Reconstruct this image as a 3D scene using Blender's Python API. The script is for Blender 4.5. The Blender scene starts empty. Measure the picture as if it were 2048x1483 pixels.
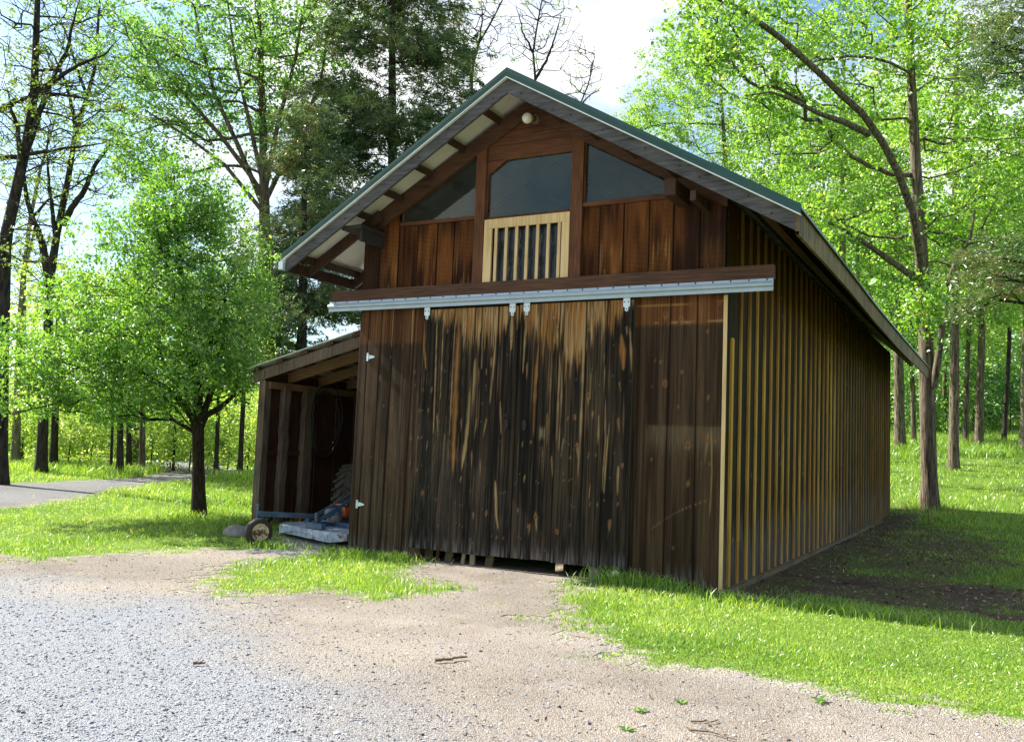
import bpy, math, random
import numpy as np
from mathutils import Matrix
R = np.random.RandomState(7)
random.seed(7)
scene = bpy.context.scene
C = scene.collection
rad = math.radians

# ------------------------------------------------------------------ camera (solved from the barn's vanishing points)
CAM = np.array([2.9859, -10.763, 1.6])
FPX, PW, PH = 1801.86, 2048, 1483
cr = np.array([0.87738003, 0.47822603, 0.03878335])
cu = np.array([0.00629357, -0.09229712, 0.99571162])
cf = np.array([-0.4797548, 0.87337341, 0.0839894])
cam = bpy.data.cameras.new('camera')
cam.sensor_width = 36; cam.lens = 36 * FPX / PW; cam.clip_end = 2000; cam.clip_start = .05
camo = bpy.data.objects.new('camera', cam); C.objects.link(camo)
camo.matrix_world = Matrix(((cr[0], cu[0], -cf[0], CAM[0]), (cr[1], cu[1], -cf[1], CAM[1]), (cr[2], cu[2], -cf[2], CAM[2]), (0, 0, 0, 1)))
scene.camera = camo

def at(px, py, d):
    "world point seen at photo pixel px,py at forward distance d"
    return CAM + d * (cf + cr * (px - PW / 2) / FPX - cu * (py - PH / 2) / FPX)
def onplane(px, py, axis, val):
    v = cf + cr * (px - PW / 2) / FPX - cu * (py - PH / 2) / FPX
    return CAM + v * (val - CAM[axis]) / v[axis]

# ------------------------------------------------------------------ helpers
_tab = {}
def vn(x, y, seed=0):
    "smooth value noise 0..1 on arrays"
    if seed not in _tab: _tab[seed] = np.random.RandomState(seed + 100).rand(256, 256)
    t = _tab[seed]
    x = np.asarray(x, float); y = np.asarray(y, float)
    x, y = np.broadcast_arrays(x, y)
    xi = np.floor(x).astype(int); yi = np.floor(y).astype(int)
    fx = x - xi; fy = y - yi
    fx = fx * fx * (3 - 2 * fx); fy = fy * fy * (3 - 2 * fy)
    a = t[xi % 256, yi % 256]; b = t[(xi + 1) % 256, yi % 256]
    c = t[xi % 256, (yi + 1) % 256]; d = t[(xi + 1) % 256, (yi + 1) % 256]
    return (a * (1 - fx) + b * fx) * (1 - fy) + (c * (1 - fx) + d * fx) * fy
def fbm(x, y, seed=0, o=3):
    s = 0; a = .5; n = 0
    for i in range(o):
        s = s + a * vn(x * 2 ** i, y * 2 ** i, seed + i); n += a; a *= .5
    return s / n
def ss(a, b, x):
    t = np.clip((x - a) / (b - a), 0, 1); return t * t * (3 - 2 * t)
def mixc(c, d, m):
    return c + (np.asarray(d) - c) * np.asarray(m)[..., None]

def wloc(o):
    p = np.zeros(3)
    while o is not None:
        p += np.array(o.location); o = o.parent
    return p
def mk(name, V, F, mat, parent=None, smooth=False, mi=None, alb=None, rnd=None):
    "V world verts, F list of (n,k) face arrays -> one mesh object"
    V = np.asarray(V, float)
    if parent is not None: V = V - wloc(parent)
    me = bpy.data.meshes.new(name)
    F = [np.asarray(f, int) for f in F if len(f)]
    li = np.concatenate([f.ravel() for f in F]); lt = np.concatenate([np.full(len(f), f.shape[1]) for f in F])
    me.vertices.add(len(V)); me.vertices.foreach_set('co', V.ravel().astype(np.float32))
    me.loops.add(len(li)); me.loops.foreach_set('vertex_index', li.astype(np.int32))
    me.polygons.add(len(lt)); me.polygons.foreach_set('loop_start', (np.cumsum(lt) - lt).astype(np.int32))
    me.polygons.foreach_set('loop_total', lt.astype(np.int32))
    me.polygons.foreach_set('use_smooth', np.full(len(lt), bool(smooth)))
    mats = mat if isinstance(mat, (list, tuple)) else [mat]
    for m in mats: me.materials.append(m)
    if mi is not None: me.polygons.foreach_set('material_index', np.asarray(mi, np.int32))
    if alb is not None:
        a = me.attributes.new('alb', 'FLOAT_COLOR', 'POINT')
        c = np.ones((len(V), 4), np.float32); c[:, :3] = alb; a.data.foreach_set('color', c.ravel())
    if rnd is not None:
        a = me.attributes.new('rnd', 'FLOAT', 'FACE'); a.data.foreach_set('value', np.asarray(rnd, np.float32))
    me.update(calc_edges=True); me.validate()
    o = bpy.data.objects.new(name, me); C.objects.link(o)
    if parent is not None: o.parent = parent
    return o
def tag(o, label=None, cat=None, group=None, kind=None):
    if label: o['label'] = label
    if cat: o['category'] = cat
    if group: o['group'] = group
    if kind: o['kind'] = kind
    return o
def thing(name, loc, label, cat, group=None):
    o = bpy.data.objects.new(name, None); C.objects.link(o); o.location = loc; o.empty_display_size = .2
    return tag(o, label, cat, group)

class MB:
    "collects shapes into one mesh"
    def __init__(s): s.V = []; s.F = {}; s.n = 0; s.m = []; s.mm = {}
    def add(s, V, F, mi=0):
        V = np.asarray(V, float)
        for f in F:
            f = np.asarray(f, int)
            if len(f) == 0: continue
            s.F.setdefault(f.shape[1], []).append(f + s.n)
            s.mm.setdefault(f.shape[1], []).append(np.full(len(f), mi))
        s.V.append(V); s.n += len(V)
    def build(s, name, mat, parent=None, smooth=False):
        ks = sorted(s.F)
        return mk(name, np.concatenate(s.V), [np.concatenate(s.F[k]) for k in ks], mat, parent, smooth, mi=np.concatenate([np.concatenate(s.mm[k]) for k in ks]))
    def box(s, a, b, mi=0):
        x0, y0, z0 = a; x1, y1, z1 = b
        V = [(x, y, z) for z in (z0, z1) for y in (y0, y1) for x in (x0, x1)]
        s.add(V, [[(0, 2, 3, 1), (4, 5, 7, 6), (0, 1, 5, 4), (2, 6, 7, 3), (0, 4, 6, 2), (1, 3, 7, 5)]], mi); return s
    def beam(s, p, q, w, h, up=(0, 0, 1), w2=None, h2=None, mi=0):
        p = np.array(p, float); q = np.array(q, float); d = q - p; d /= np.linalg.norm(d)
        u = np.array(up, float); r = np.cross(d, u); r /= np.linalg.norm(r); u = np.cross(r, d)
        w2 = w if w2 is None else w2; h2 = h if h2 is None else h2
        V = [c + r * sx * ww / 2 + u * sz * hh / 2 for c, ww, hh in ((p, w, h), (q, w2, h2)) for sx, sz in ((-1, -1), (1, -1), (1, 1), (-1, 1))]
        s.add(V, [[(3, 2, 1, 0), (4, 5, 6, 7), (0, 1, 5, 4), (1, 2, 6, 5), (2, 3, 7, 6), (3, 0, 4, 7)]], mi); return s
    def prism(s, poly, y0, y1, mi=0, axis=1):
        "polygon in the plane across axis, extruded"
        n = len(poly); V = []
        for y in (y0, y1):
            for a, b in poly: V.append({0: (y, a, b), 1: (a, y, b), 2: (a, b, y)}[axis])
        s.add(V, [[list(range(n))], [list(range(2 * n - 1, n - 1, -1))], [(i, n + i, n + (i + 1) % n, (i + 1) % n) for i in range(n)]], mi); return s
    def tube(s, P, r, n=8, mi=0, cap=True):
        P = np.asarray(P, float); r = np.broadcast_to(np.asarray(r, float), (len(P),))
        V, F = tube(P, r, n); s.add(V, F, mi)
        if cap:
            s.add(V[:n], [[list(range(n))[::-1]]], mi); s.add(V[-n:], [[list(range(n))]], mi)
        return s
    def lathe(s, prof, c, ax, n=24, mi=0):
        "profile (axial, radial) turned about ax through c"
        c = np.array(c, float); ax = np.array(ax, float); ax /= np.linalg.norm(ax)
        t = np.array((0, 0, 1.)) if abs(ax[2]) < .9 else np.array((1., 0, 0))
        u = np.cross(ax, t); u /= np.linalg.norm(u); v = np.cross(ax, u)
        A = np.arange(n) * 2 * np.pi / n
        V = np.concatenate([c + ax * a + rr * (np.cos(A)[:, None] * u + np.sin(A)[:, None] * v) for a, rr in prof])
        F = [(k * n + i, k * n + (i + 1) % n, (k + 1) * n + (i + 1) % n, (k + 1) * n + i) for k in range(len(prof) - 1) for i in range(n)]
        s.add(V, [F], mi); return s

def tube(P, r, n=6):
    k = len(P)
    T = np.gradient(P, axis=0); T /= np.linalg.norm(T, axis=1)[:, None] + 1e-9
    ref = np.array((1., 0, 0)) if abs(T[0][0]) < .8 else np.array((0, 1., 0))
    A = np.arange(n) * 2 * np.pi / n; V = []
    u = np.cross(T[0], ref); u /= np.linalg.norm(u)
    for i in range(k):
        u = u - T[i] * (u @ T[i]); u /= np.linalg.norm(u) + 1e-9
        v = np.cross(T[i], u)
        V.append(P[i] + r[i] * (np.cos(A)[:, None] * u + np.sin(A)[:, None] * v))
    b = (np.arange(k - 1) * n)[:, None]; i = np.arange(n)[None]; j = (i + 1) % n
    F = np.stack([b + i, b + j, b + n + j, b + n + i], -1).reshape(-1, 4)
    return np.concatenate(V), [F]

# ------------------------------------------------------------------ materials
def newmat(name):
    m = bpy.data.materials.new(name); m.use_nodes = True
    nt = m.node_tree; nt.nodes.clear()
    out = nt.nodes.new('ShaderNodeOutputMaterial'); b = nt.nodes.new('ShaderNodeBsdfPrincipled')
    nt.links.new(b.outputs[0], out.inputs[0]); return m, nt, b, out
def nd(nt, t, **k):
    n = nt.nodes.new('ShaderNode' + t)
    for a, v in k.items(): setattr(n, a, v)
    return n
def math_(nt, op, a, b=None, clamp=False):
    n = nd(nt, 'Math', operation=op); n.use_clamp = clamp
    for i, v in enumerate((a, b)):
        if v is None: continue
        if isinstance(v, (int, float)): n.inputs[i].default_value = v
        else: nt.links.new(v, n.inputs[i])
    return n.outputs[0]
def noise(nt, scale, detail=4, vec=None, sc=(1, 1, 1), rough=.6):
    if vec is None: vec = nd(nt, 'TexCoord').outputs['Object']
    mp = nd(nt, 'Mapping'); mp.inputs['Scale'].default_value = sc; nt.links.new(vec, mp.inputs[0])
    n = nd(nt, 'TexNoise'); n.inputs['Scale'].default_value = scale; n.inputs['Detail'].default_value = detail; n.inputs['Roughness'].default_value = rough
    nt.links.new(mp.outputs[0], n.inputs['Vector']); return n.outputs[0]
def ramp(nt, fac, stops):
    r = nd(nt, 'ValToRGB'); e = r.color_ramp.elements
    while len(e) < len(stops): e.new(.5)
    for i, (p, c) in enumerate(stops): e[i].position = p; e[i].color = (*c, 1) if len(c) == 3 else c
    nt.links.new(fac, r.inputs[0]); return r.outputs[0]
def mixrgb(nt, f, a, b, mode='MIX'):
    n = nd(nt, 'MixRGB', blend_type=mode)
    for i, v in enumerate((f, a, b)):
        if isinstance(v, (int, float)): n.inputs[i].default_value = v
        elif isinstance(v, tuple): n.inputs[i].default_value = (*v, 1)
        else: nt.links.new(v, n.inputs[i])
    return n.outputs[0]
def bump(nt, b, h, s, d=.02):
    n = nd(nt, 'Bump'); n.inputs['Strength'].default_value = s; n.inputs['Distance'].default_value = d
    nt.links.new(h, n.inputs['Height']); nt.links.new(n.outputs[0], b.inputs['Normal'])

def albwood(name, sc, rough=.8):
    "stained boards: stain colour from the mesh, fine grain from noise"
    m, nt, b, o = newmat(name)
    a = nd(nt, 'Attribute'); a.attribute_name = 'alb'
    g = noise(nt, 1, 3, sc=sc); g2 = noise(nt, 1, 2, sc=tuple(v * .31 for v in sc))
    k = math_(nt, 'ADD', math_(nt, 'MULTIPLY', g, 1.1), math_(nt, 'MULTIPLY', g2, .7))
    k = math_(nt, 'ADD', math_(nt, 'MULTIPLY', math_(nt, 'SUBTRACT', k, .9), .9), .78)
    vm = nd(nt, 'VectorMath', operation='SCALE'); nt.links.new(a.outputs['Color'], vm.inputs[0]); nt.links.new(k, vm.inputs['Scale'])
    nt.links.new(vm.outputs[0], b.inputs['Base Color']); b.inputs['Roughness'].default_value = rough
    b.inputs['Specular IOR Level'].default_value = .12
    bump(nt, b, g, .5, .004); return m
def wood(name, c1, c2, sc=(40, 40, 2.5), rough=.75, knots=True):
    m, nt, b, o = newmat(name)
    g = noise(nt, 1, 4, sc=sc); g2 = noise(nt, 1.3, 2)
    f = math_(nt, 'ADD', math_(nt, 'MULTIPLY', g, .75), math_(nt, 'MULTIPLY', g2, .4))
    col = ramp(nt, f, [(.38, c1), (.72, c2)])
    nt.links.new(col, b.inputs['Base Color']); b.inputs['Roughness'].default_value = rough; b.inputs['Specular IOR Level'].default_value = .3
    bump(nt, b, g, .4, .004); return m
def metal(name, c, rough=.4, met=0., var=.15, spec=.5, rust=None, rustlim=.62):
    m, nt, b, o = newmat(name)
    n1 = noise(nt, 6, 5)
    col = ramp(nt, n1, [(.3, tuple(v * (1 - var) for v in c)), (.7, tuple(min(1, v * (1 + var)) for v in c))])
    if rust:
        n2 = noise(nt, 9, 6); f = ramp(nt, n2, [(rustlim - .06, (0, 0, 0)), (rustlim + .04, (1, 1, 1))])
        col = mixrgb(nt, f, col, rust)
    nt.links.new(col, b.inputs['Base Color']); b.inputs['Roughness'].default_value = rough; b.inputs['Metallic'].default_value = met
    b.inputs['Specular IOR Level'].default_value = spec
    bump(nt, b, n1, .08, .01); return m
def leafmat(name, stops, trans=.5, tcol=1.6):
    m, nt, b, out = newmat(name); nt.nodes.remove(b)
    a = nd(nt, 'Attribute'); a.attribute_name = 'rnd'
    col = ramp(nt, a.outputs['Fac'], stops)
    d = nd(nt, 'BsdfDiffuse'); nt.links.new(col, d.inputs[0])
    t = nd(nt, 'BsdfTranslucent'); tc = mixrgb(nt, 1., col, (tcol * 1.15, tcol, tcol * .55), 'MULTIPLY'); nt.links.new(tc, t.inputs[0])
    g = nd(nt, 'BsdfGlossy'); g.inputs['Roughness'].default_value = .38; g.inputs[0].default_value = (1, 1, 1, 1)
    mx = nd(nt, 'MixShader'); mx.inputs[0].default_value = trans; nt.links.new(d.outputs[0], mx.inputs[1]); nt.links.new(t.outputs[0], mx.inputs[2])
    m2 = nd(nt, 'MixShader'); m2.inputs[0].default_value = .06; nt.links.new(mx.outputs[0], m2.inputs[1]); nt.links.new(g.outputs[0], m2.inputs[2])
    nt.links.new(m2.outputs[0], out.inputs[0]); return m
def barkmat(name, c1, c2, sc=(14, 14, 2.2)):
    m, nt, b, o = newmat(name)
    g = noise(nt, 1, 6, sc=sc, rough=.7)
    nt.links.new(ramp(nt, g, [(.36, c1), (.66, c2)]), b.inputs['Base Color']); b.inputs['Roughness'].default_value = .9
    b.inputs['Specular IOR Level'].default_value = .15
    bump(nt, b, g, 1., .05); return m

M = {}
M['door'] = albwood('stained_boards', (150, 150, 5))
M['redwood'] = wood('red_brown_boards', (.035, .012, .005), (.16, .06, .022))
M['redwood_h'] = wood('red_brown_rail', (.035, .013, .006), (.15, .055, .022), (2.5, 40, 40))
M['darkbeam'] = wood('dark_beam', (.03, .014, .008), (.11, .05, .026), (2.2, 40, 40))
M['darkwood'] = wood('dark_timber', (.018, .01, .006), (.07, .033, .018))
M['greybarge'] = wood('grey_weathered_board', (.018, .017, .017), (.115, .11, .107), (3, 30, 30))
M['fascia'] = wood('stained_fascia', (.04, .026, .011), (.24, .17, .08), (3, 14, 2.2))
M['yellow'] = wood('fresh_pine', (.50, .33, .14), (.72, .52, .27))
M['shedgrey'] = wood('weathered_shed_timber', (.04, .03, .022), (.18, .13, .09))
M['shedbrown'] = wood('shed_rafter_timber', (.09, .05, .024), (.26, .155, .075), (3, 40, 40))
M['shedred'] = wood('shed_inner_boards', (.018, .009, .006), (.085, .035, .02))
M['sill'] = wood('ground_sill', (.05, .04, .022), (.17, .13, .07), (30, 2, 30))
M['soffit'] = metal('white_roof_sheet', (.62, .6, .54), .5, 0, .06)
M['green'] = metal('green_roof_metal', (.008, .052, .037), .3, 0, .12)
M['track'] = metal('galvanised_track', (.36, .43, .49), .42, .25, .08)
M['galv'] = metal('galvanised_plate', (.58, .66, .7), .4, .2, .06)
M['black'] = metal('dark_hole', (.008, .008, .009), .8, 0, 0)
M['dark'] = metal('dark_inside', (.02, .016, .013), .9, 0, .3)
M['blue'] = metal('faded_blue_paint', (.045, .105, .19), .5, 0, .35, rust=(.16, .07, .03), rustlim=.6)
M['deck'] = metal('worn_blue_deck', (.34, .42, .52), .36, 0, .4, rust=(.2, .1, .055), rustlim=.60)
M['gear'] = metal('grey_cast_iron', (.14, .16, .18), .6, 0, .3, rust=(.15, .06, .03), rustlim=.6)
M['orange'] = metal('orange_guard', (.55, .12, .025), .5, 0, .25)
M['ochre'] = metal('yellow_guard', (.5, .27, .03), .5, 0, .2)
M['rubber'] = metal('old_rubber', (.03, .026, .022), .85, 0, .3)
M['muddy'] = metal('mud_caked_rubber', (.065, .058, .04), .95, 0, .5)
M['rim'] = metal('cream_wheel_rim', (.62, .52, .32), .55, 0, .15, rust=(.15, .06, .02), rustlim=.57)
M['cable'] = metal('grey_green_hose', (.022, .027, .022), .6, 0, .2)
M['rock'] = metal('grey_fieldstone', (.22, .2, .19), .9, 0, .35)
M['brass'] = metal('old_lamp_fitting', (.16, .11, .06), .5, .4, .3)
M['bulb'] = metal('frosted_bulb', (.75, .72, .6), .12, 0, .05)
M['scrap'] = wood('pale_scrap_wood', (.2, .15, .09), (.45, .37, .25))
M['twig'] = wood('dry_stick', (.05, .03, .015), (.2, .12, .07))
M['corr'] = metal('corrugated_sheet', (.74, .74, .72), .4, .1, .1)
M['leaf_dead'] = leafmat('dry_leaf', [(0, (.06, .035, .015)), (.6, (.2, .12, .06)), (1, (.34, .24, .14))], .15, 1)
# window glass: dark room behind, dusty reflective pane
m, nt, b, o = newmat('dusty_dark_glass')
n1 = noise(nt, 2.2, 6)
nt.links.new(ramp(nt, n1, [(.3, (.010, .012, .011)), (.75, (.032, .034, .031))]), b.inputs['Base Color'])
nt.links.new(ramp(nt, n1, [(.3, (.03, .03, .03)), (.8, (.14, .14, .14))]), b.inputs['Roughness']); b.inputs['IOR'].default_value = 1.5
g_nodes = nt; nt.nodes.remove(b)
tr_ = nd(nt, 'BsdfTransparent'); tr_.inputs[0].default_value = (.72, .78, .76, 1)
gl_ = nd(nt, 'BsdfGlossy'); gl_.inputs['Roughness'].default_value = .04; gl_.inputs[0].default_value = (.62, .64, .6, 1)
df_ = nd(nt, 'BsdfDiffuse'); df_.inputs[0].default_value = (.30, .31, .26, 1)
fr_ = nd(nt, 'Fresnel'); fr_.inputs[0].default_value = 1.5
m1_ = nd(nt, 'MixShader'); nt.links.new(fr_.outputs[0], m1_.inputs[0]); nt.links.new(tr_.outputs[0], m1_.inputs[1]); nt.links.new(gl_.outputs[0], m1_.inputs[2])
m2_ = nd(nt, 'MixShader'); nt.links.new(ramp(nt, n1, [(.3, (.03, .03, .03)), (.8, (.11, .11, .11))]), m2_.inputs[0]); nt.links.new(m1_.outputs[0], m2_.inputs[1]); nt.links.new(df_.outputs[0], m2_.inputs[2])
nt.links.new(m2_.outputs[0], o.inputs[0])
M['glass'] = m
m, nt, b, o = newmat('black_plastic_sheet')
n1 = noise(nt, 7, 3, sc=(1, 1, .5)); b.inputs['Base Color'].default_value = (.012, .014, .018, 1); b.inputs['Roughness'].default_value = .3
bump(nt, b, n1, .6, .05); M['plastic'] = m
M['bark_dark'] = barkmat('dark_bark', (.012, .010, .009), (.07, .06, .05))
M['bark'] = barkmat('grey_brown_bark', (.022, .015, .01), (.25, .20, .15), (17, 17, 1.6))
M['bark_pale'] = barkmat('pale_grey_bark', (.09, .075, .055), (.3, .26, .2))
M['bark_small'] = barkmat('small_tree_bark', (.012, .009, .006), (.07, .055, .035), (30, 30, 6))
M['lf_small'] = leafmat('fresh_green_leaf', [(0, (.03, .10, .010)), (.5, (.115, .285, .028)), (.93, (.25, .45, .07)), (1, (.42, .45, .28))], .5)
M['lf_maple'] = leafmat('yellow_green_leaf', [(0, (.06, .16, .014)), (.5, (.165, .36, .035)), (1, (.36, .52, .13))], .5)
M['lf_left'] = leafmat('cool_green_leaf', [(0, (.04, .13, .025)), (.5, (.125, .30, .065)), (1, (.28, .46, .14))], .48)
M['lf_under'] = leafmat('light_understorey_leaf', [(0, (.11, .22, .03)), (.6, (.28, .45, .10)), (1, (.50, .56, .20))], .55)
M['lf_bud'] = leafmat('young_bud_leaf', [(0, (.06, .12, .015)), (1, (.16, .26, .05))], .5)
M['lf_cedar'] = leafmat('olive_needles', [(0, (.035, .075, .028)), (.5, (.10, .18, .055)), (.88, (.19, .23, .085)), (1, (.24, .19, .08))], .35, 1.3)
M['grass'] = leafmat('grass_blade', [(0, (.055, .14, .012)), (.45, (.19, .37, .036)), (.85, (.37, .52, .095)), (1, (.52, .48, .25))], .45, 1.5)
# ------------------------------------------------------------------ light
sun = bpy.data.lights.new('sun', 'SUN'); sun.energy = 5.0; sun.angle = rad(.5); sun.color = (1, .94, .84)
so = bpy.data.objects.new('sun', sun); C.objects.link(so)
EL = rad(40.5); AZ = math.atan2(-.03, -1.0)              # towards the sun: from the left, a touch in front of the barn face
sd = np.array([math.cos(EL) * math.cos(AZ), math.cos(EL) * math.sin(AZ), math.sin(EL)])
z = sd; x = np.cross((0, 0, 1), z); x /= np.linalg.norm(x); y = np.cross(z, x)
so.matrix_world = Matrix(((x[0], y[0], z[0], -30), (x[1], y[1], z[1], -10), (x[2], y[2], z[2], 40), (0, 0, 0, 1)))
w = bpy.data.worlds.new('World'); scene.world = w; w.use_nodes = True
nt = w.node_tree; bg = nt.nodes['Background']
sky = nt.nodes.new('ShaderNodeTexSky'); sky.sky_type = 'NISHITA'; sky.sun_disc = False
sky.sun_elevation = EL; sky.sun_rotation = math.atan2(sd[0], sd[1]); sky.air_density = 1.0; sky.dust_density = 1.0; sky.ozone_density = 1.3
tc = nt.nodes.new('ShaderNodeTexCoord')
n1 = noise(nt, 2.6, 7, tc.outputs['Generated'], (1, 1, 2.2), .58)
cm = ramp(nt, n1, [(.44, (0, 0, 0)), (.60, (1, 1, 1))])
n2 = noise(nt, 7, 5, tc.outputs['Generated'], (1, 1, 1.6))
cc = ramp(nt, n2, [(.3, (8.6, 8.9, 9.4)), (.7, (11, 11, 11))])
cl = mixrgb(nt, cm, mixrgb(nt, 1., sky.outputs[0], (1.5, 1.75, 1.75), 'MULTIPLY'), cc)
nt.links.new(cl, bg.inputs[0]); bg.inputs[1].default_value = .044
scene.view_settings.view_transform = 'Standard'; scene.view_settings.look = 'None'
scene.view_settings.exposure = 1.6; scene.view_settings.gamma = 1
scene.cycles.max_bounces = 6; scene.cycles.diffuse_bounces = 4; scene.cycles.transmission_bounces = 4; scene.cycles.transparent_max_bounces = 8
scene.cycles.caustics_reflective = False; scene.cycles.caustics_refractive = False

# ------------------------------------------------------------------ terrain and masks
def terr(x, y):
    x = np.asarray(x, float); y = np.asarray(y, float)
    s = np.log1p(np.exp(np.clip((y - 17) / 1.6, -30, 30))) * 1.6
    z = .115 * np.minimum(s, 40) * ss(-16, -4, x)
    z = z + .13 * np.exp(-((x + 8.8) ** 2 + (y - 1.6) ** 2) / 5)
    z = z - .05 + .05 * ss(-2, -.4, x) * 0 + .03 * (fbm(x * .5, y * .5, 3) - .5)
    return z
def inpoly(x, y, poly):
    r = np.zeros(np.shape(x), bool); n = len(poly)
    for i in range(n):
        x1, y1 = poly[i]; x2, y2 = poly[(i + 1) % n]
        c = ((y1 > y) != (y2 > y)) & (x < (x2 - x1) * (y - y1) / (y2 - y1 + 1e-12) + x1); r ^= c
    return r
def sdist(x, y, poly):
    "signed distance, positive inside"
    d = np.full(np.shape(x), 1e9); n = len(poly)
    for i in range(n):
        a = np.array(poly[i]); b = np.array(poly[(i + 1) % n]); ab = b - a
        t = np.clip(((x - a[0]) * ab[0] + (y - a[1]) * ab[1]) / (ab @ ab), 0, 1)
        d = np.minimum(d, np.hypot(x - a[0] - t * ab[0], y - a[1] - t * ab[1]))
    return np.where(inpoly(x, y, poly), d, -d)
G = lambda px, py: tuple(onplane(px, py, 2, -.04)[:2])
# bare driveway outline (gravel and dirt), the lawn patch lying in it, and the path behind
DRIVE = [(-60, -14), (-14, -5.2), G(-60, 1100), G(60, 1118), G(260, 1108), G(420, 1100), G(520, 1098), G(575, 1082), G(640, 1072), (-6.3, 2), (-5.8, 5), (-5.5, .2), (-5.0, -.05),
         (-4.5, .5), (-1.3, .5), (-1.5, -.25), G(1110, 1190), G(1090, 1225), G(1150, 1262), G(1270, 1315), G(1420, 1345), G(1560, 1370), G(1700, 1405), G(1850, 1428), G(2060, 1440), (4.5, -4.4), (14, -6), (14, -30), (-60, -30)]
PATCH = [G(385, 1168), G(430, 1140), G(520, 1122), G(610, 1108), (-5.75, -.3), (-5.6, .1), (-4.6, .0), (-4.35, -.3), G(860, 1122), G(800, 1150), G(905, 1178), G(760, 1196), G(640, 1178), G(520, 1192), G(430, 1188)]
PATH = [(-9, -9), (-13.6, -2.2), (-14.9, .5), (-15.9, 2.3), (-17.3, 4.3), (-19.8, 7.5), (-20.8, 9.6), (-22.6, 12.5), (-25, 18), (-40, 30), (-44, 27), (-29, 16.5), (-25.6, 12.6), (-23.8, 9.2), (-23.2, 7.2), (-22.8, 5.2), (-22, 2), (-20, -3), (-16, -9)]
def bare(x, y):
    "0 grass .. 1 bare ground"
    n = fbm(x * 1.7, y * 1.7, 11, 4) - .5; nf = fbm(x * 7, y * 7, 17, 2) - .5; nf2 = vn(x * 16, y * 16, 19)
    d = sdist(x, y, DRIVE) + n * .9 + nf * .35
    p = sdist(x, y, PATCH) + n * .6 + nf * .35
    a = ss(-.35, .35, d + (nf2 - .5) * .5) * (1 - ss(-.3, .3, p + (nf2 - .5) * .5))
    a = np.maximum(a, ss(-.15, .25, sdist(x, y, PATH) + n * .8 + nf * .4))
    # worn soil in the barn's side yard
    q = ((x - 2.2) / 2.3) ** 2 + ((y - 2.2) / 1.6) ** 2
    s1 = ss(1.25, .55, q - n * 1.6)
    s2 = ss(1.5, .5, x - n * .9) * ss(-.5, .1, y) * ss(18.6, 17.5, y) * (x > -.2)
    s3 = ss(1.3, .4, ((x - 1.6) / 1.5) ** 2 + ((y - 9) / 6) ** 2 - n * 2)
    s = np.maximum(np.maximum(s1, s2), s3 * .8) * (.78 + .22 * ss(.35, .6, fbm(x * 2.4, y * 2.4, 23, 3) - .04))
    bt = at(1858, 985, 27); s = np.maximum(s, .8 * ss(1.2, .4, np.hypot(x - bt[0], y - bt[1]) / 1.2 - n * 1.2))
    return np.maximum(a, s), a, s
BLUE = [(-60, -14), G(-40, 1165), G(120, 1178), G(330, 1200), G(420, 1260), G(560, 1320), G(640, 1400), G(760, 1470), G(980, 1560), (-.2, -14), (-60, -14.1)]

def dlift(x, y): return (.022 * (fbm(x * 2.3, y * 2.3, 41, 4) - .3) + .002) * ss(.25, .9, sdist(x, y, DRIVE)) * ss(-.25, -.9, sdist(x, y, PATCH))
def gridmesh(xs, ys, zoff=0):
    X, Y = np.meshgrid(xs, ys); Z = terr(X, Y) + zoff
    V = np.stack([X, Y, Z], -1).reshape(-1, 3); nx = len(xs); ny = len(ys)
    i = np.arange(nx - 1)[None]; j = np.arange(ny - 1)[:, None]; a = j * nx + i
    F = np.stack([a, a + 1, a + nx + 1, a + nx], -1).reshape(-1, 4)
    return V, F
def groundalb(x, y):
    al, drv, soil = bare(x, y)
    n1 = fbm(x * .8, y * .8, 31, 3); n2 = fbm(x * 3.1, y * 3.1, 33, 3)
    grass = mixc(np.zeros(x.shape + (3,)) + np.array((.075, .15, .014)), (.13, .19, .03), n2)
    dirt = mixc(np.zeros(x.shape + (3,)) + np.array((.275, .242, .207)), (.175, .147, .12), ss(.4, .75, n1 * .6 + n2 * .4))
    dirt = mixc(dirt, (.31, .28, .255), ss(.5, .8, n2) * .6)
    b = ss(-1.0, 1.0, sdist(x, y, BLUE) + (n1 - .5) * 2.2)
    pp = ss(-.1, .5, sdist(x, y, PATH)); dirt = mixc(dirt, (.17, .168, .17), pp)
    b = b * (1 - pp); b = np.maximum(b, .75 * ss(1.2, .4, np.hypot((x + 6.4) / .8, (y + .3) / .9)))
    dirt = dirt * (.78 + .44 * fbm(x * .45 + y * .3, y * .9 - x * .2, 37, 3))[..., None]
    dirt = mixc(dirt, (.25, .265, .295), b)
    soilc = mixc(np.zeros(x.shape + (3,)) + np.array((.105, .075, .055)), (.055, .042, .032), n2)
    out = mixc(grass, soilc, np.clip(soil, 0, 1)); out = mixc(out, dirt, ss(.02, .4, drv))
    return out, drv, b
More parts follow.
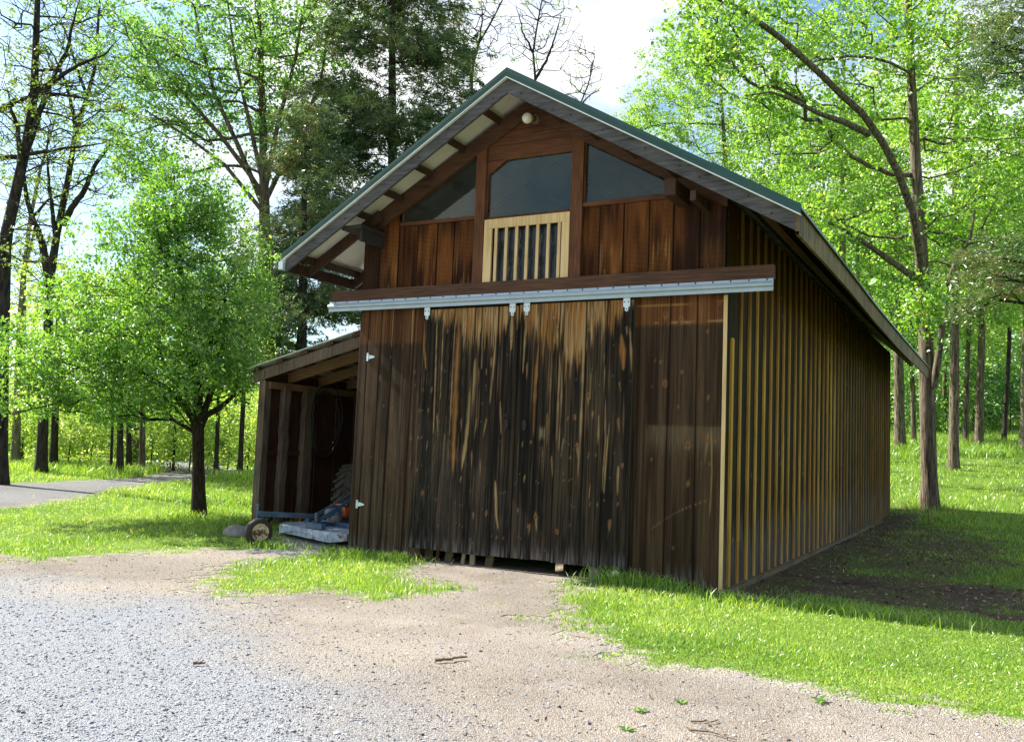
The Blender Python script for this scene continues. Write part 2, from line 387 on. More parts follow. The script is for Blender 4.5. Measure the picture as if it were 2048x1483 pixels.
def groundmat(name, peb):
    m, nt, b, o = newmat(name)
    a = nd(nt, 'Attribute'); a.attribute_name = 'alb'
    tcn = nd(nt, 'TexCoord').outputs['Object']
    v1 = nd(nt, 'TexVoronoi'); v1.inputs['Scale'].default_value = peb; nt.links.new(tcn, v1.inputs['Vector'])
    v2 = nd(nt, 'TexVoronoi'); v2.inputs['Scale'].default_value = peb * .37; nt.links.new(tcn, v2.inputs['Vector'])
    sp = nd(nt, 'SeparateColor'); nt.links.new(v1.outputs['Color'], sp.inputs[0])
    n = noise(nt, 25, 6)
    k = math_(nt, 'ADD', math_(nt, 'MULTIPLY', sp.outputs[0], .55), math_(nt, 'MULTIPLY', n, .75))
    k = math_(nt, 'ADD', k, .36)
    vm = nd(nt, 'VectorMath', operation='SCALE'); nt.links.new(a.outputs['Color'], vm.inputs[0]); nt.links.new(k, vm.inputs['Scale'])
    nt.links.new(vm.outputs[0], b.inputs['Base Color']); b.inputs['Roughness'].default_value = .95; b.inputs['Specular IOR Level'].default_value = .15
    h = math_(nt, 'ADD', math_(nt, 'MULTIPLY', v1.outputs['Distance'], -1.), math_(nt, 'MULTIPLY', v2.outputs['Distance'], -.8))
    h = math_(nt, 'ADD', h, math_(nt, 'MULTIPLY', n, .8))
    bump(nt, b, h, .7, .02); return m
M['ground'] = groundmat('lawn_soil', 60); M['gravel'] = groundmat('gravel_and_dirt', 120)
xs = np.concatenate([np.linspace(-420, -62, 14), np.arange(-58, -26, 1.5), np.arange(-26, -10, .35), np.arange(-10, 5, .1), np.arange(5, 16, .5), np.arange(17, 60, 3), np.linspace(64, 420, 14)])
ys = np.concatenate([np.linspace(-200, -24, 8), np.arange(-20, -11, 1), np.arange(-11, 3, .1), np.arange(3, 30, .35), np.arange(30, 80, 1.5), np.linspace(84, 500, 14)])
V, F = gridmesh(xs, ys); A, drv, _ = groundalb(V[:, 0], V[:, 1])
tag(mk('ground', V, [F], M['ground'], smooth=True, alb=A), 'green lawn and worn soil around the barn, rising to the wood', kind='structure')
xs = np.arange(-14, 7, .07); ys = np.arange(-11.5, 2.5, .07)
V, F = gridmesh(xs, ys, .004); A, drv, blue = groundalb(V[:, 0], V[:, 1]); keep = (drv[F].min(1) > .5)
F = F[keep]; u, inv = np.unique(F, return_inverse=True)
V = V[u]; V[:, 2] += dlift(V[:, 0], V[:, 1])
tag(mk('driveway', V, [inv.reshape(-1, 4)], M['gravel'], smooth=True, alb=A[u]), 'pale dirt and blue grey gravel driveway in front of the barn', kind='structure')
xs = np.arange(-46, -8, .25); ys = np.arange(-10, 32, .25)
V, F = gridmesh(xs, ys, .004); A, drv, _ = groundalb(V[:, 0], V[:, 1]); keep = (drv[F].min(1) > .5) & (inpoly(V[F[:, 0], 0], V[F[:, 0], 1], [(a, b) for a, b in PATH]))
F = F[keep]; u, inv = np.unique(F, return_inverse=True)
tag(mk('path', V[u] , [inv.reshape(-1, 4)], M['gravel'], smooth=True, alb=A[u]), 'grey gravel path curving behind the small tree', kind='structure')

# fan-shaped scatter: density falls with the square of distance
def fan(n, d0, d1, half=34):
    a = (R.rand(n) * 2 - 1) * rad(half); d = d0 * (d1 / d0) ** R.rand(n)
    yaw = math.atan2(cf[0], cf[1]); return CAM[0] + d * np.sin(yaw + a), CAM[1] + d * np.cos(yaw + a), d
INBARN = lambda x, y: ((x > -5.6) & (x < .06) & (y > -.02) & (y < 18)) | ((x > -8.8) & (x < -5.5) & (y > 1.2) & (y < 6.2))
def blades(x, y, h, wd, lean=.45):
    n = len(x); th = R.rand(n) * 6.283; ph = R.rand(n) * 6.283; z = terr(x, y) - .01
    b = np.stack([x, y, z], -1); s = np.stack([np.cos(th), np.sin(th), 0 * th], -1) * wd[:, None] / 2
    l = np.stack([np.cos(ph), np.sin(ph), 0 * ph], -1) * (h * lean * R.rand(n))[:, None]; up = np.array((0, 0, 1.)) * h[:, None]
    m = b + up * .55 + l * .35; t = b + up * (.9 + .1 * R.rand(n))[:, None] + l * 1.25
    V = np.stack([b - s, b + s, m + s * .75, m - s * .75, t], 1).reshape(-1, 3)
    k = (np.arange(n) * 5)[:, None]
    return V, k + np.array([[0, 1, 2, 3]]), k + np.array([[3, 2, 4]])
def grass(name, label, x, y, h, wd, lean=.45, rv=None):
    V, Q, T = blades(x, y, h, wd, lean); r = np.clip(R.normal(.45, .2, len(x)), 0, 1) if rv is None else rv
    return tag(mk(name, V, [Q, T], M['grass'], rnd=np.concatenate([r, r])), label, kind='stuff')
x, y, d = fan(900000, 4.0, 75, 50)
al, drv, soil = bare(x, y)
ok = (R.rand(len(x)) > np.where(drv > .97, 1., al ** .8)) & ~INBARN(x, y)
ok &= R.rand(len(x)) < (.35 + .9 * fbm(x * 2.2, y * 2.2, 51, 2))
x, y, d, al, soil = x[ok], y[ok], d[ok], al[ok], soil[ok]
tall = ss(.45, .75, fbm(x * .55, y * .55, 61, 3))
h = (.025 + .035 * R.rand(len(x)) + .045 * tall) * (1 - .5 * al) * (1 + .03 * np.maximum(d - 14, 0)); h *= np.where(d > 26, 1.5, 1)
h[(y < -.8) & (x > -1.5)] *= .8
wd = np.maximum(.006 + .004 * R.rand(len(x)), .00055 * d)
rv = np.clip(R.normal(.42, .22, len(x)) + .7 * (fbm(x * .9, y * .9, 63, 4) - .5) + .4 * (R.rand(len(x)) < .05), 0, 1)
grass('grass', 'short bright green grass covering the lawn', x, y, h, wd, 1.1, rv=rv)
# longer tufts along wall feet, the wheel and the wood's edge
def tuft(c, s, n, hm):
    c = np.array(c); return c[0] + R.randn(n) * s[0], c[1] + R.randn(n) * s[1], hm * (.5 + .7 * R.rand(n))
T = [tuft((-1.15, -.22), (.25, .1), 380, .24), tuft((-.6, -.18), (.25, .09), 320, .2), tuft((-5.1, -.22), (.45, .12), 700, .13), tuft((-4.55, -.3), (.15, .1), 250, .15), tuft((-6.7, -.55), (.3, .12), 320, .15), tuft((-8.9, 1.0), (.3, .3), 500, .18),
     tuft((.4, -.45), (.35, .1), 420, .16), tuft((1.6, -.3), (.5, .15), 500, .14), tuft((-10.3, 1.4), (.35, .3), 500, .18), tuft((-12, 6), (1.8, 1.5), 2500, .22), tuft(at(1860, 985, 27)[:2], (.5, .4), 500, .25)]
x = np.concatenate([t[0] for t in T]); y = np.concatenate([t[1] for t in T]); h = np.concatenate([t[2] for t in T])
grass('tall_grass', 'longer arching grass tufts along the wall feet and tree bases', x, y, h, .008 + .0004 * np.hypot(x - CAM[0], y - CAM[1]) + 0 * h, .9)

# ------------------------------------------------------------------ stones, litter
t_ = (1 + 5 ** .5) / 2
ICO = np.array([(-1, t_, 0), (1, t_, 0), (-1, -t_, 0), (1, -t_, 0), (0, -1, t_), (0, 1, t_), (0, -1, -t_), (0, 1, -t_), (t_, 0, -1), (t_, 0, 1), (-t_, 0, -1), (-t_, 0, 1)]) / 1.9
ICOF = np.array([(0, 11, 5), (0, 5, 1), (0, 1, 7), (0, 7, 10), (0, 10, 11), (1, 5, 9), (5, 11, 4), (11, 10, 2), (10, 7, 6), (7, 1, 8), (3, 9, 4), (3, 4, 2), (3, 2, 6), (3, 6, 8), (3, 8, 9), (4, 9, 5), (2, 4, 11), (6, 2, 10), (8, 6, 7), (9, 8, 1)])
x, y, d = fan(190000, 3.6, 22, 46)
al, drv, soil = bare(x, y); b = ss(-1.2, .8, sdist(x, y, BLUE) + (fbm(x * .8, y * .8, 31, 3) - .5) * 2.2); b = np.maximum(b, .8 * (np.hypot(x + 6.4, y + .4) < .9))
ok = (drv > .75) & (R.rand(len(x)) < .22 + .78 * b) & ~INBARN(x, y); x, y, d, b = x[ok], y[ok], d[ok], b[ok]
n = len(x); s = (.0030 + .0055 * R.rand(n) ** 4) * (1 + .022 * d) + .006 * (R.rand(n) < .02)
a = R.rand(n) * 6.283; S = s[:, None] * (.6 + .8 * R.rand(n, 3)); S[:, 2] *= .6
P = ICO[None] * S[:, None, :] * (1 + .25 * R.randn(n, 12, 1))
P = np.stack([P[..., 0] * np.cos(a)[:, None] - P[..., 1] * np.sin(a)[:, None], P[..., 0] * np.sin(a)[:, None] + P[..., 1] * np.cos(a)[:, None], P[..., 2]], -1)
P += np.stack([x, y, terr(x, y) + dlift(x, y) + .004 + .25 * s], -1)[:, None, :]
m, nt, bb, o = newmat('gravel_stone'); at_ = nd(nt, 'Attribute'); at_.attribute_name = 'rnd'
nt.links.new(ramp(nt, at_.outputs['Fac'], [(0, (.025, .025, .03)), (.15, (.14, .145, .16)), (.6, (.285, .30, .335)), (1, (.5, .5, .51))]), bb.inputs['Base Color']); bb.inputs['Roughness'].default_value = .85
M['stone'] = m
rv = np.clip(R.normal(.5, .22, n), 0, 1); rv[R.rand(n) < np.where(b < .4, .10, .04)] = 0
tag(mk('gravel', P.reshape(-1, 3), [(ICOF[None] + (np.arange(n) * 12)[:, None, None]).reshape(-1, 3)], M['stone'], rnd=np.repeat(rv, 20)), 'loose grey gravel stones lying on the driveway', kind='stuff')

def leafquads(P, l, wr, N=None, spread=1., D=None):
    "rhombic leaves at P, length l, with random facing biased to N"
    n = len(P); nr = R.randn(n, 3) * spread + (np.array((0, 0, .6)) if N is None else N)
    nr /= np.linalg.norm(nr, axis=1)[:, None]
    d = R.randn(n, 3) if D is None else D + R.randn(n, 3) * .45; d -= nr * (d * nr).sum(1)[:, None]; d /= np.linalg.norm(d, axis=1)[:, None]
    e = np.cross(nr, d); l = np.broadcast_to(l, (n,))[:, None]
    V = np.stack([P - d * l * .5, P + e * l * wr * .5 + nr * l * .08 - d * l * .08, P + d * l * .5, P - e * l * wr * .5 + nr * l * .08 - d * l * .08], 1).reshape(-1, 3)
    return V, (np.arange(n) * 4)[:, None] + np.array([[0, 1, 2, 3]])
n = 9000; x = R.rand(n) * 6.5 + .1; y = R.rand(n) * 17 - .3; al, drv, soil = bare(x, y); ok = R.rand(n) < soil * .9 + .06; x, y = x[ok], y[ok]
V, F = leafquads(np.stack([x, y, terr(x, y) + .015], -1), .03 + .05 * R.rand(len(x)), .55, np.array((0, 0, 3.)))
tag(mk('leaf_litter', V, [F], M['leaf_dead'], rnd=R.rand(len(x)) ** 1.5), 'dry brown leaf litter on the shaded soil beside the barn', kind='stuff')
n = 7000; x, y, d = fan(n, 3.8, 14, 46); al, drv, soil = bare(x, y); ok = (R.rand(len(x)) < .3 + .7 * drv) & ~INBARN(x, y); x, y = x[ok], y[ok]
V, F = leafquads(np.stack([x, y, terr(x, y) + dlift(x, y) + .012 + .05 * (bare(x, y)[0] < .3)], -1), .012 + .035 * R.rand(len(x)) ** 2, .3, np.array((0, 0, 3.)))
tag(mk('wood_chips', V, [F], M['leaf_dead'], rnd=R.rand(len(x)) ** 1.5), 'small bits of bark and straw scattered on the dirt', kind='stuff')

# ------------------------------------------------------------------ barn
XW, L = -5.595, 17.97
XR = XW / 2
EY = np.array([-.7, 1., 3., 6., 10.5, 18.7]); EZ = np.array([4.115, 4.11, 4.10, 4.075, 4.10, 4.19])
FY = EY; FZ = EZ - np.array([.05, .03, .02, .04, .08, .07])
def eave(y): return np.interp(y, EY, EZ)
RZ, LZ, XE, XL = 6.29, 4.09, .96, -6.53
def rz(x, y, off=0):
    "underside line of the barge boards carried back along the roof, sagging on the right side"
    x = np.asarray(x, float); t = (x - XR) / (XE - XR); tl = (XR - x) / (XR - XL)
    return np.where(x > XR, RZ + t * (eave(y) - RZ), RZ + tl * (LZ - RZ)) + off
barn = thing('barn', (XR, 9, 0), 'tall dark brown wooden barn with green metal roof edge and sliding doors', 'barn')

def boards(eb, et, z0, z1, yf, th, paint, dx=.012, dz=.022, gap=.005, jit=.003, seed=0, edgecol=None):
    "front boards as grids with painted stain; eb/et board edges at bottom and top; z1 may be a function of x"
    rr = np.random.RandomState(seed); Vs = []; Fs = []; As = []; n0 = 0
    for i in range(len(eb) - 1):
        wdt = max(eb[i + 1] - eb[i], et[i + 1] - et[i]); nx = max(4, int(wdt / dx)); zt = z1 if not callable(z1) else None
        hgt = (z1 if zt else float(np.max(z1(np.array([et[i], et[i + 1]]))))) - z0; nz = max(3, int(hgt / dz))
        u = np.linspace(0, 1, nx)[None]; t = np.linspace(0, 1, nz)[:, None]
        xb = (eb[i] + gap / 2) * (1 - u) + (eb[i + 1] - gap / 2) * u; xt = (et[i] + gap / 2) * (1 - u) + (et[i + 1] - gap / 2) * u
        X = xb * (1 - t) + xt * t
        ztop = zt if zt else z1(X); j = rr.randn() * jit; zj = rr.randn() * .006
        Z = z0 + zj + (ztop - z0 - zj) * t + 0 * X
        warp = .004 * (vn(X * 3 + i * 7, Z * .8, seed + 5) - .5)
        Y = yf + j + warp + .004 * (np.abs(u - .5) * 2) ** 8; edge = ss(.016, .004, np.minimum(u, 1 - u) * wdt) + 0 * X
        col = paint(X, Z, i); col = col * (1 - .92 * edge)[..., None]
        V = np.stack([X, Y, Z], -1); Vb = V.copy(); Vb[..., 1] += th
        a = (np.arange(nz - 1)[:, None] * nx + np.arange(nx - 1)[None])
        f = np.stack([a, a + 1, a + nx + 1, a + nx], -1).reshape(-1, 4)
        ring = np.concatenate([np.arange(nx), np.arange(1, nz) * nx + nx - 1, (nz - 1) * nx + np.arange(nx - 2, -1, -1), np.arange(nz - 2, 0, -1) * nx])
        k = nx * nz; rv = V.reshape(-1, 3)[ring]; rb = Vb.reshape(-1, 3)[ring]; q = len(ring); ii = np.arange(q); jj = (ii + 1) % q
        side = np.stack([k + ii, k + q + ii, k + q + jj, k + jj], -1)
        ca = col.reshape(-1, 3)[ring]
        if edgecol is not None: ca = ca * .3 + np.array(edgecol) * .7
        Vs += [V.reshape(-1, 3), rv, rb]; As += [col.reshape(-1, 3), ca, ca]; Fs += [f + n0, side + n0]; n0 += k + 2 * q
    return np.concatenate(Vs), [np.concatenate(Fs)], np.concatenate(As)

PX = lambda px, py, y=-.08: onplane(px, py, 1, y)[[0, 2]]
def zone(ox, oy, k): return lambda l: [(ox + a / k, oy + b / k) + tuple(c) for a, b, *c in l]
z3 = zone(680, 560, 4.942); z4 = zone(1040, 560, 4.633); z5 = zone(680, 860, 4.942); z6 = zone(1040, 860, 4.362)
# knots: x, y, radius(mm), tail(m)
KD = z3([(840, 750, 22, .1), (1495, 790, 24, .16), (1370, 900, 16, .22), (1445, 890, 14, .12), (1440, 1040, 14, .0), (905, 1075, 22, .08), (820, 1085, 18, .03), (760, 1080, 12, 0), (785, 1280, 12, .02), (812, 1290, 12, .02), (870, 1280, 15, .1), (960, 1370, 24, .3), (1040, 1370, 18, .02), (1200, 1395, 16, .2), (1345, 1410, 20, .26), (1440, 1405, 26, .26), (1700, 570, 22, .18), (1840, 460, 14, .3), (1850, 860, 17, .28), (1060, 500, 22, 0), (1235, 460, 14, 0)]) \
   + z4([(140, 460, 22, .05), (170, 830, 20, .25), (350, 460, 18, .3), (560, 490, 12, .1), (990, 450, 20, .12), (640, 460, 24, 0), (635, 1070, 30, .2), (675, 1230, 20, .12), (445, 1275, 20, .05), (510, 1270, 26, .05), (915, 1310, 24, .2), (255, 1290, 19, .4), (925, 960, 14, .14), (285, 945, 10, .2)]) \
   + z5([(775, 70, 14, .02), (803, 70, 14, .02), (860, 130, 12, .16), (1300, 240, 20, .22), (1385, 325, 20, .22), (760, 390, 15, .06), (1195, 470, 19, .08), (812, 620, 28, 0), (950, 680, 18, .04), (1315, 830, 20, .08), (1445, 810, 22, .08), (1545, 1060, 16, 0), (970, 945, 14, .02), (920, 1060, 13, .04), (1118, 1110, 12, .04), (1825, 460, 16, .1), (1860, 945, 18, 0), (1285, 600, 13, .02), (1610, 1065, 12, .02), (1760, 790, 14, .04)]) \
   + z6([(25, 110, 11, .1), (95, 105, 20, .02), (500, 140, 27, .22), (375, 115, 16, .3), (280, 280, 22, .38), (440, 240, 18, 0), (600, 205, 12, .1), (660, 215, 16, .03), (895, 305, 23, .04), (40, 405, 16, .1), (385, 435, 14, .03), (430, 440, 12, 0), (610, 500, 16, .26), (610, 640, 14, .07), (675, 645, 12, .09), (140, 755, 34, .26), (85, 840, 20, .16), (325, 880, 30, 0), (785, 805, 32, .16), (440, 825, 12, 0), (735, 610, 9, 0), (855, 640, 14, .05)])
# tan streaks: list of points, half width (m), tone
SD = [([(919, 625), (912, 760), (908, 860), (906, 945)], .032, 0), ([(951, 715), (942, 800), (935, 860), (923, 940)], .030, 1), ([(911, 627), (905, 740), (899, 870)], .009, 1), ([(996, 618), (988, 720), (979, 810)], .013, 1), ([(874, 625), (871, 740), (866, 870)], .010, 1),
      ([(1024, 628), (1022, 700)], .02, 1), ([(1053, 627), (1046, 745)], .009, 1), ([(1082, 606), (1078, 690), (1071, 770), (1067, 875)], .018, 0), ([(1114, 645), (1120, 733), (1116, 790), (1113, 885)], .016, 1), ([(1173, 600), (1167, 730), (1161, 880), (1155, 960)], .014, 1),
      ([(1209, 705), (1211, 880), (1203, 995)], .009, 1), ([(1220, 840), (1214, 900), (1208, 985)], .008, 1), ([(1243, 668), (1246, 710), (1247, 740)], .03, 0), ([(1260, 655), (1263, 710), (1265, 760)], .011, 1), ([(1183, 740), (1180, 800)], .008, 1), ([(1198, 830), (1196, 890)], .009, 1),
      ([(887, 640), (884, 700), (880, 800)], .008, 1), ([(1126, 700), (1123, 800), (1118, 900)], .008, 1), ([(990, 960), (992, 1030), (996, 1060)], .016, 1), ([(1237, 930), (1235, 990)], .012, 1), ([(965, 660), (963, 740)], .007, 1), ([(1000, 800), (1002, 870)], .008, 1), ([(849, 640), (847, 690), (852, 740)], .016, 0)]
KR = z4([(1300, 755, 20, 0), (1250, 745, 16, 0), (1342, 955, 42, 0), (1740, 470, 24, .06), (1745, 1080, 22, .06), (1500, 850, 22, .03), (1465, 1170, 18, 0), (1225, 980, 12, .03), (1345, 320, 40, .1), (1495, 360, 34, .1), (1850, 210, 26, 0)]) \
   + z6([(1145, 255, 18, 0), (1440, 150, 22, 0), (1465, 130, 42, 0), (1465, 465, 32, .02), (1635, 85, 34, .35), (1700, 95, 20, 0), (1580, 290, 20, 0), (1655, 295, 16, 0), (1335, 1025, 17, 0)])
KL = z3([(395, 950, 18, .12), (510, 620, 12, .1), (620, 640, 12, .14), (500, 760, 12, .05), (740, 1040, 18, 0), (735, 910, 24, 0), (435, 1240, 12, .05), (205, 1078, 7, 0), (520, 1260, 9, 0)]) + z5([(310, 260, 11, 0), (690, 325, 22, .04), (490, 1020, 8, 0), (700, 80, 26, 0), (500, 830, 14, 0)])
def knots(col, X, Z, K, y, strength=1.):
    for px, py, r, tail in K:
        kx, kz = PX(px, py, y); r = r / 1250.
        sel = (np.abs(X - kx) < r * 4) & (Z < kz + r * 5) & (Z > kz - tail * 1.3 - r * 5)
        if not sel.any(): continue
        xx = X[sel] - kx; zz = Z[sel] - kz; h = (px * 13 + py * 7) % 1.0
        xx = xx + zz * (.35 * (h - .5)); c = col[sel]
        d = np.sqrt((xx / r) ** 2 + (zz / (1.55 * r)) ** 2) + .25 * (vn(xx * 60, zz * 40, int(px) % 50) - .5)
        if tail:
            for sgn, tl in ((-1, tail), (1, tail * .35)):
                q = zz * sgn; f = np.exp(-(xx / (r * .55 * np.clip(1.1 - q / tl, .12, 1))) ** 2) * (q > 0) * ss(tl, tl * .3, q)
                c = mixc(c, (.36, .23, .105), f * .85 * strength)
        ring = ss(1.25, .85, d); c = mixc(c, (.27, .14, .06), ring * (.35 + .45 * h) * strength)
        c = mixc(c, (.20, .07, .022), ss(.72, .5, d) * .9 * strength); c = mixc(c, (.025, .012, .008), ss(.3, .12, d) * (h > .35))
        col[sel] = c
    return col
LT = np.array([(-4.46, .05), (-4.25, .14), (-4.1, .2), (-3.95, .3), (-3.8, .22), (-3.62, .5), (-3.45, .42), (-3.3, .5), (-3.15, .42), (-3.02, .45), (-2.95, .12), (-2.86, .3), (-2.75, .18), (-2.62, .5), (-2.48, .55), (-2.36, .5), (-2.2, .5), (-2.1, .65), (-1.98, .75), (-1.83, .72), (-1.72, .42), (-1.6, .3), (-1.45, .4), (-1.3, .18), (-1.15, .1)])
def paint_door(X, Z, i):
    a = vn(X / .011, Z / .7, 70) * .45 + vn(X / .04, Z / 1.6, 71) * .3 + vn(X / .2 + i * 3.3, Z / 1.1, 72) * .25
    c = mixc(np.zeros(X.shape + (3,)) + np.array((.0095, .0073, .0055)), (.064, .045, .029), ss(.35, .85, a))
    tone = (.7, 1.25, .85, 1.1, 1.3, .75, 1.15, .9, 1.2, .8)[(i * 3 + (5 if X.mean() > -2.8 else 0)) % 10]; c = c * np.array((tone, tone ** .9, tone ** .75))
    c = mixc(c, (.065, .058, .05), ss(.5, .85, vn(X / .009, Z / .3, 74)) * ss(2.6, .3, Z) * .5)  # greyish sheen painted into the board colour, stronger towards the foot
    c = mixc(c, (.17, .165, .17), ss(.42, .15, Z + .12 * vn(X / .05, Z * 0, 75)) * ss(.3, .8, vn(X / .02, Z / .3, 76)) * .75)
    lt = np.interp(X, LT[:, 0], LT[:, 1]) * tone ** .6; s = vn(X / .010, Z / .5, 77) * .55 + vn(X / .03, Z / .8, 78) * .45
    m = ss(-.06, .16, lt * (.25 + 1.5 * s) - (3.52 - Z))
    tan = mixc(np.zeros(X.shape + (3,)) + np.array((.33, .15, .04)), (.45, .29, .135), ss(.3, .75, vn(X / .02, Z / .6, 79) * .6 + vn(X / .09, Z / 2, 80) * .4))
    grain = .25 + .75 * ss(.22, .5, vn(X / .0075, Z / .45, 81))
    c = mixc(c, tan, m * grain)
    # faint worn grain showing all down the boards
    m2 = ss(.6, .86, vn(X / .009, Z / 1.4, 82) * .6 + vn(X / .05, Z / .5, 83) * .4) * ss(.3, 2.2, Z)
    c = mixc(c, (.21, .13, .06), m2 * .75)
    for pts, w, tone in SD:
        P = np.array([PX(a, b) for a, b in pts])[::-1]
        xx = np.interp(Z, P[:, 1], P[:, 0]); t = (Z - P[0, 1]) / (P[-1, 1] - P[0, 1])
        ww = w * (.25 + .9 * np.sin(np.clip(t, 0, 1) * np.pi) ** .6) * (.7 + .6 * vn(Z / .12, Z * 0, int(pts[0][0]) % 60))
        f = np.exp(-(np.abs(X - xx) / ww) ** 3) * ss(-.03, .05, t) * ss(1.03, .95, t) * (.45 + .55 * ss(.15, .5, vn(X / .008, Z / .4, 84)))
        c = mixc(c, (.35, .15, .04) if tone == 0 else (.40, .26, .12), f * .9)
    bx, bz = PX(1085, 866); f = ss(.08, .04, np.abs(X - bx)) * ss(.14, .05, np.abs(Z - bz) + .06 * vn(X / .01, Z * 0, 85)) * ss(.2, .6, vn(X / .012, Z / .3, 89)); c = mixc(c, (.30, .22, .13), f * .7)
    # scratches
    sc = (np.abs(np.sin((Z * 1.0 + X * .6 + vn(X * 3, Z * 3, 86) * .5) * 9)) < .012) * (vn(X * 3, Z * 4, 87) > .6); c = mixc(c, (.2, .18, .16), sc * .6)
    return knots(c, X, Z, KD, -.08)
def paint_side(K, y, kind):
    def f(X, Z, i):
        a = vn(X / .010, Z / .8, 90) * .4 + vn(X / .05, Z / 1.8, 91) * .35 + vn(X / .3 + i * 5.1, Z / 1.3, 92) * .25
        c = mixc(np.zeros(X.shape + (3,)) + np.array((.028, .016, .009)), (.098, .060, .033), ss(.3, .8, a))
        if kind == 'L': c = mixc(c, (.10, .078, .058), ss(.5, .85, vn(X / .012, Z / .5, 93)) * ss(3.2, 1.2, Z) * .6)
        top = ss(3.18, 3.24, Z + .02 * vn(X / .04, Z * 0, 94)) if kind == 'R' else ss(3.02, 3.1, Z)
        c = mixc(c, mixc(np.zeros(X.shape + (3,)) + np.array((.10, .032, .010)), (.26, .11, .04), ss(.3, .8, a)), top * (.85 if kind == 'R' else .55))
        if kind == 'R':
            f2 = ss(1.96, 1.92, Z) * ss(1.55, 1.9, Z + .12 * vn(X / .03, Z * 0, 88)) * ss(-1.05, -.85, X) * (.35 + .65 * vn(X / .012, Z / .25, 95)); c = mixc(c, (.17, .12, .07), f2 * .75)
            l = ss(.02, .008, np.abs(Z - (3.24 + .015 * np.sin(X * 3))) - .0) * ss(-.98, -.9, X) * ss(.3, .6, vn(X / .08, Z * 0, 96)); c = mixc(c, (.42, .25, .1), l * .7)
            l = ss(.010, .004, np.abs(Z - 3.47 - .02 * X)) ; c = mixc(c, (.45, .27, .07), l * .6)
            p, q = PX(1303, 1056, 0), PX(1418, 1000, 0); tt = (X - p[0]) / (q[0] - p[0]); l = ss(.008, .003, np.abs(Z - (p[1] + (q[1] - p[1]) * (tt + .12 * np.sin(tt * 3.1))))) * (tt > 0) * (tt < 1); c = mixc(c, (.22, .15, .08), l * .7)
            sx = np.interp(Z, [.9, 1.4, 1.9], [-.135, -.12, -.14]); l = np.exp(-((X - sx) / .008) ** 2) * ss(.8, 1, Z) * ss(1.95, 1.8, Z); c = mixc(c, (.42, .26, .1), l * .7)
        else:
            l = ss(.010, .004, np.abs(Z - 3.42 - .012 * X * 0)) * ss(.25, .5, vn(X / .06, Z * 0, 97)); c = mixc(c, (.42, .26, .05), l * .8)
            for xx in (-4.965, -4.62): c = mixc(c, (.4, .26, .09), ss(.012, .006, np.abs(X - xx)) * ss(3.0, 3.1, Z) * .8)
        c = mixc(c, (.16, .15, .14), ss(.38, .05, Z + .25 * vn(X / .03, Z * 0, 98)) * ss(.2, .7, vn(X / .02, Z / .25, 99)) * .7)
        return knots(c, X, Z, K, y, .85)
    return f
def paint_gable(X, Z, i):
    a = vn(X / .010, Z / .5, 110) * .2 + vn(X / .05, Z / .5, 111) * .3 + vn(X / .15 + i * 4.7, Z / .4 + i, 112) * .5
    lo = np.array((.030, .009, .003)); hi = np.array((.25, .088, .021))
    c = mixc(np.zeros(X.shape + (3,)) + lo, hi, ss(.25, .8, a) * (.55 + .45 * ((i * 37) % 10) / 10.))
    c = mixc(c, (.42, .24, .09), ss(.7, .92, vn(X / .008, Z / .35, 113)) * ss(4.75, 4.0, Z) * .6 * ((i * 53) % 7 > 2))
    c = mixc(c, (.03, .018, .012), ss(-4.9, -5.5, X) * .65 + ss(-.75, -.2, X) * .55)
    saw = np.sin((Z + .2 * (X + i)) * 95) * .5 + .5; c = c * (1 - .22 * (saw * (vn(X * 9, Z * 2, 114) > .45)))[..., None]
    KG = [(1260 - 1, 512, 34, .05), (1205, 548, 0, 0)]
    return c
V, F, A = boards([-4.465, -4.05, -3.54, -3.14, -2.81], [-4.36, -3.83, -3.50, -3.13, -2.81], .135, 3.52, -.08, .045, paint_door, seed=1, edgecol=(.13, .11, .09))
d1 = mk('sliding_door', V, F, M['door'], barn, alb=A); d1['label'] = 'left sliding door with long orange tan streaks down black boards'
V, F, A = boards([-2.80, -2.50, -2.21, -1.80, -1.53, -1.16], [-2.80, -2.47, -2.18, -1.80, -1.50, -1.14], .135, 3.53, -.084, .045, paint_door, seed=2, edgecol=(.13, .12, .1))
d2 = mk('sliding_door', V, F, M['door'], barn, alb=A); d2['label'] = 'right sliding door with tan patches under its hangers'
for dr, xs_ in ((d1, (-4.30, -2.90)), (d2, (-2.68, -1.24))):
    for hx in xs_:
        b_ = MB(); b_.prism([(hx - .045, 3.56), (hx + .045, 3.56), (hx + .045, 3.44), (hx + .022, 3.43), (hx + .022, 3.39), (hx, 3.375), (hx - .022, 3.39), (hx - .022, 3.43), (hx - .045, 3.44)][::-1], -.105, -.09)
        for bx, bz in ((-.025, 3.5), (.025, 3.5), (0, 3.405)): b_.lathe([(-.004, 0), (-.004, .008), (.004, .009)], (hx + bx, -.106, bz), (0, 1, 0), 8, 1)
        b_.build('hanger', [M['galv'], M['black']], dr)
for dr, hx in ((d1, -2.94), (d2, -2.66)):
    b_ = MB(); b_.lathe([(0, .0), (0, .03), (-.006, .036), (-.014, .03), (-.008, .022), (-.004, .0)], (hx, -.088, 1.9), (0, 1, 0), 16)
    b_.V = [v * np.array((1, 1, 1)) + np.array((0, 0, 1.9)) * 0 for v in b_.V]
    for v in b_.V: v[:, 2] = 1.9 + (v[:, 2] - 1.9) * 2.2
    b_.build('pull_handle', M['dark'], dr)
V, F, A = boards([-1.2, -.71, -.335, 0.0], [-1.2, -.69, -.345, 0.0], .0, 3.72, 0, .03, paint_side(KR, 0., 'R'), seed=3, edgecol=(.3, .18, .06))
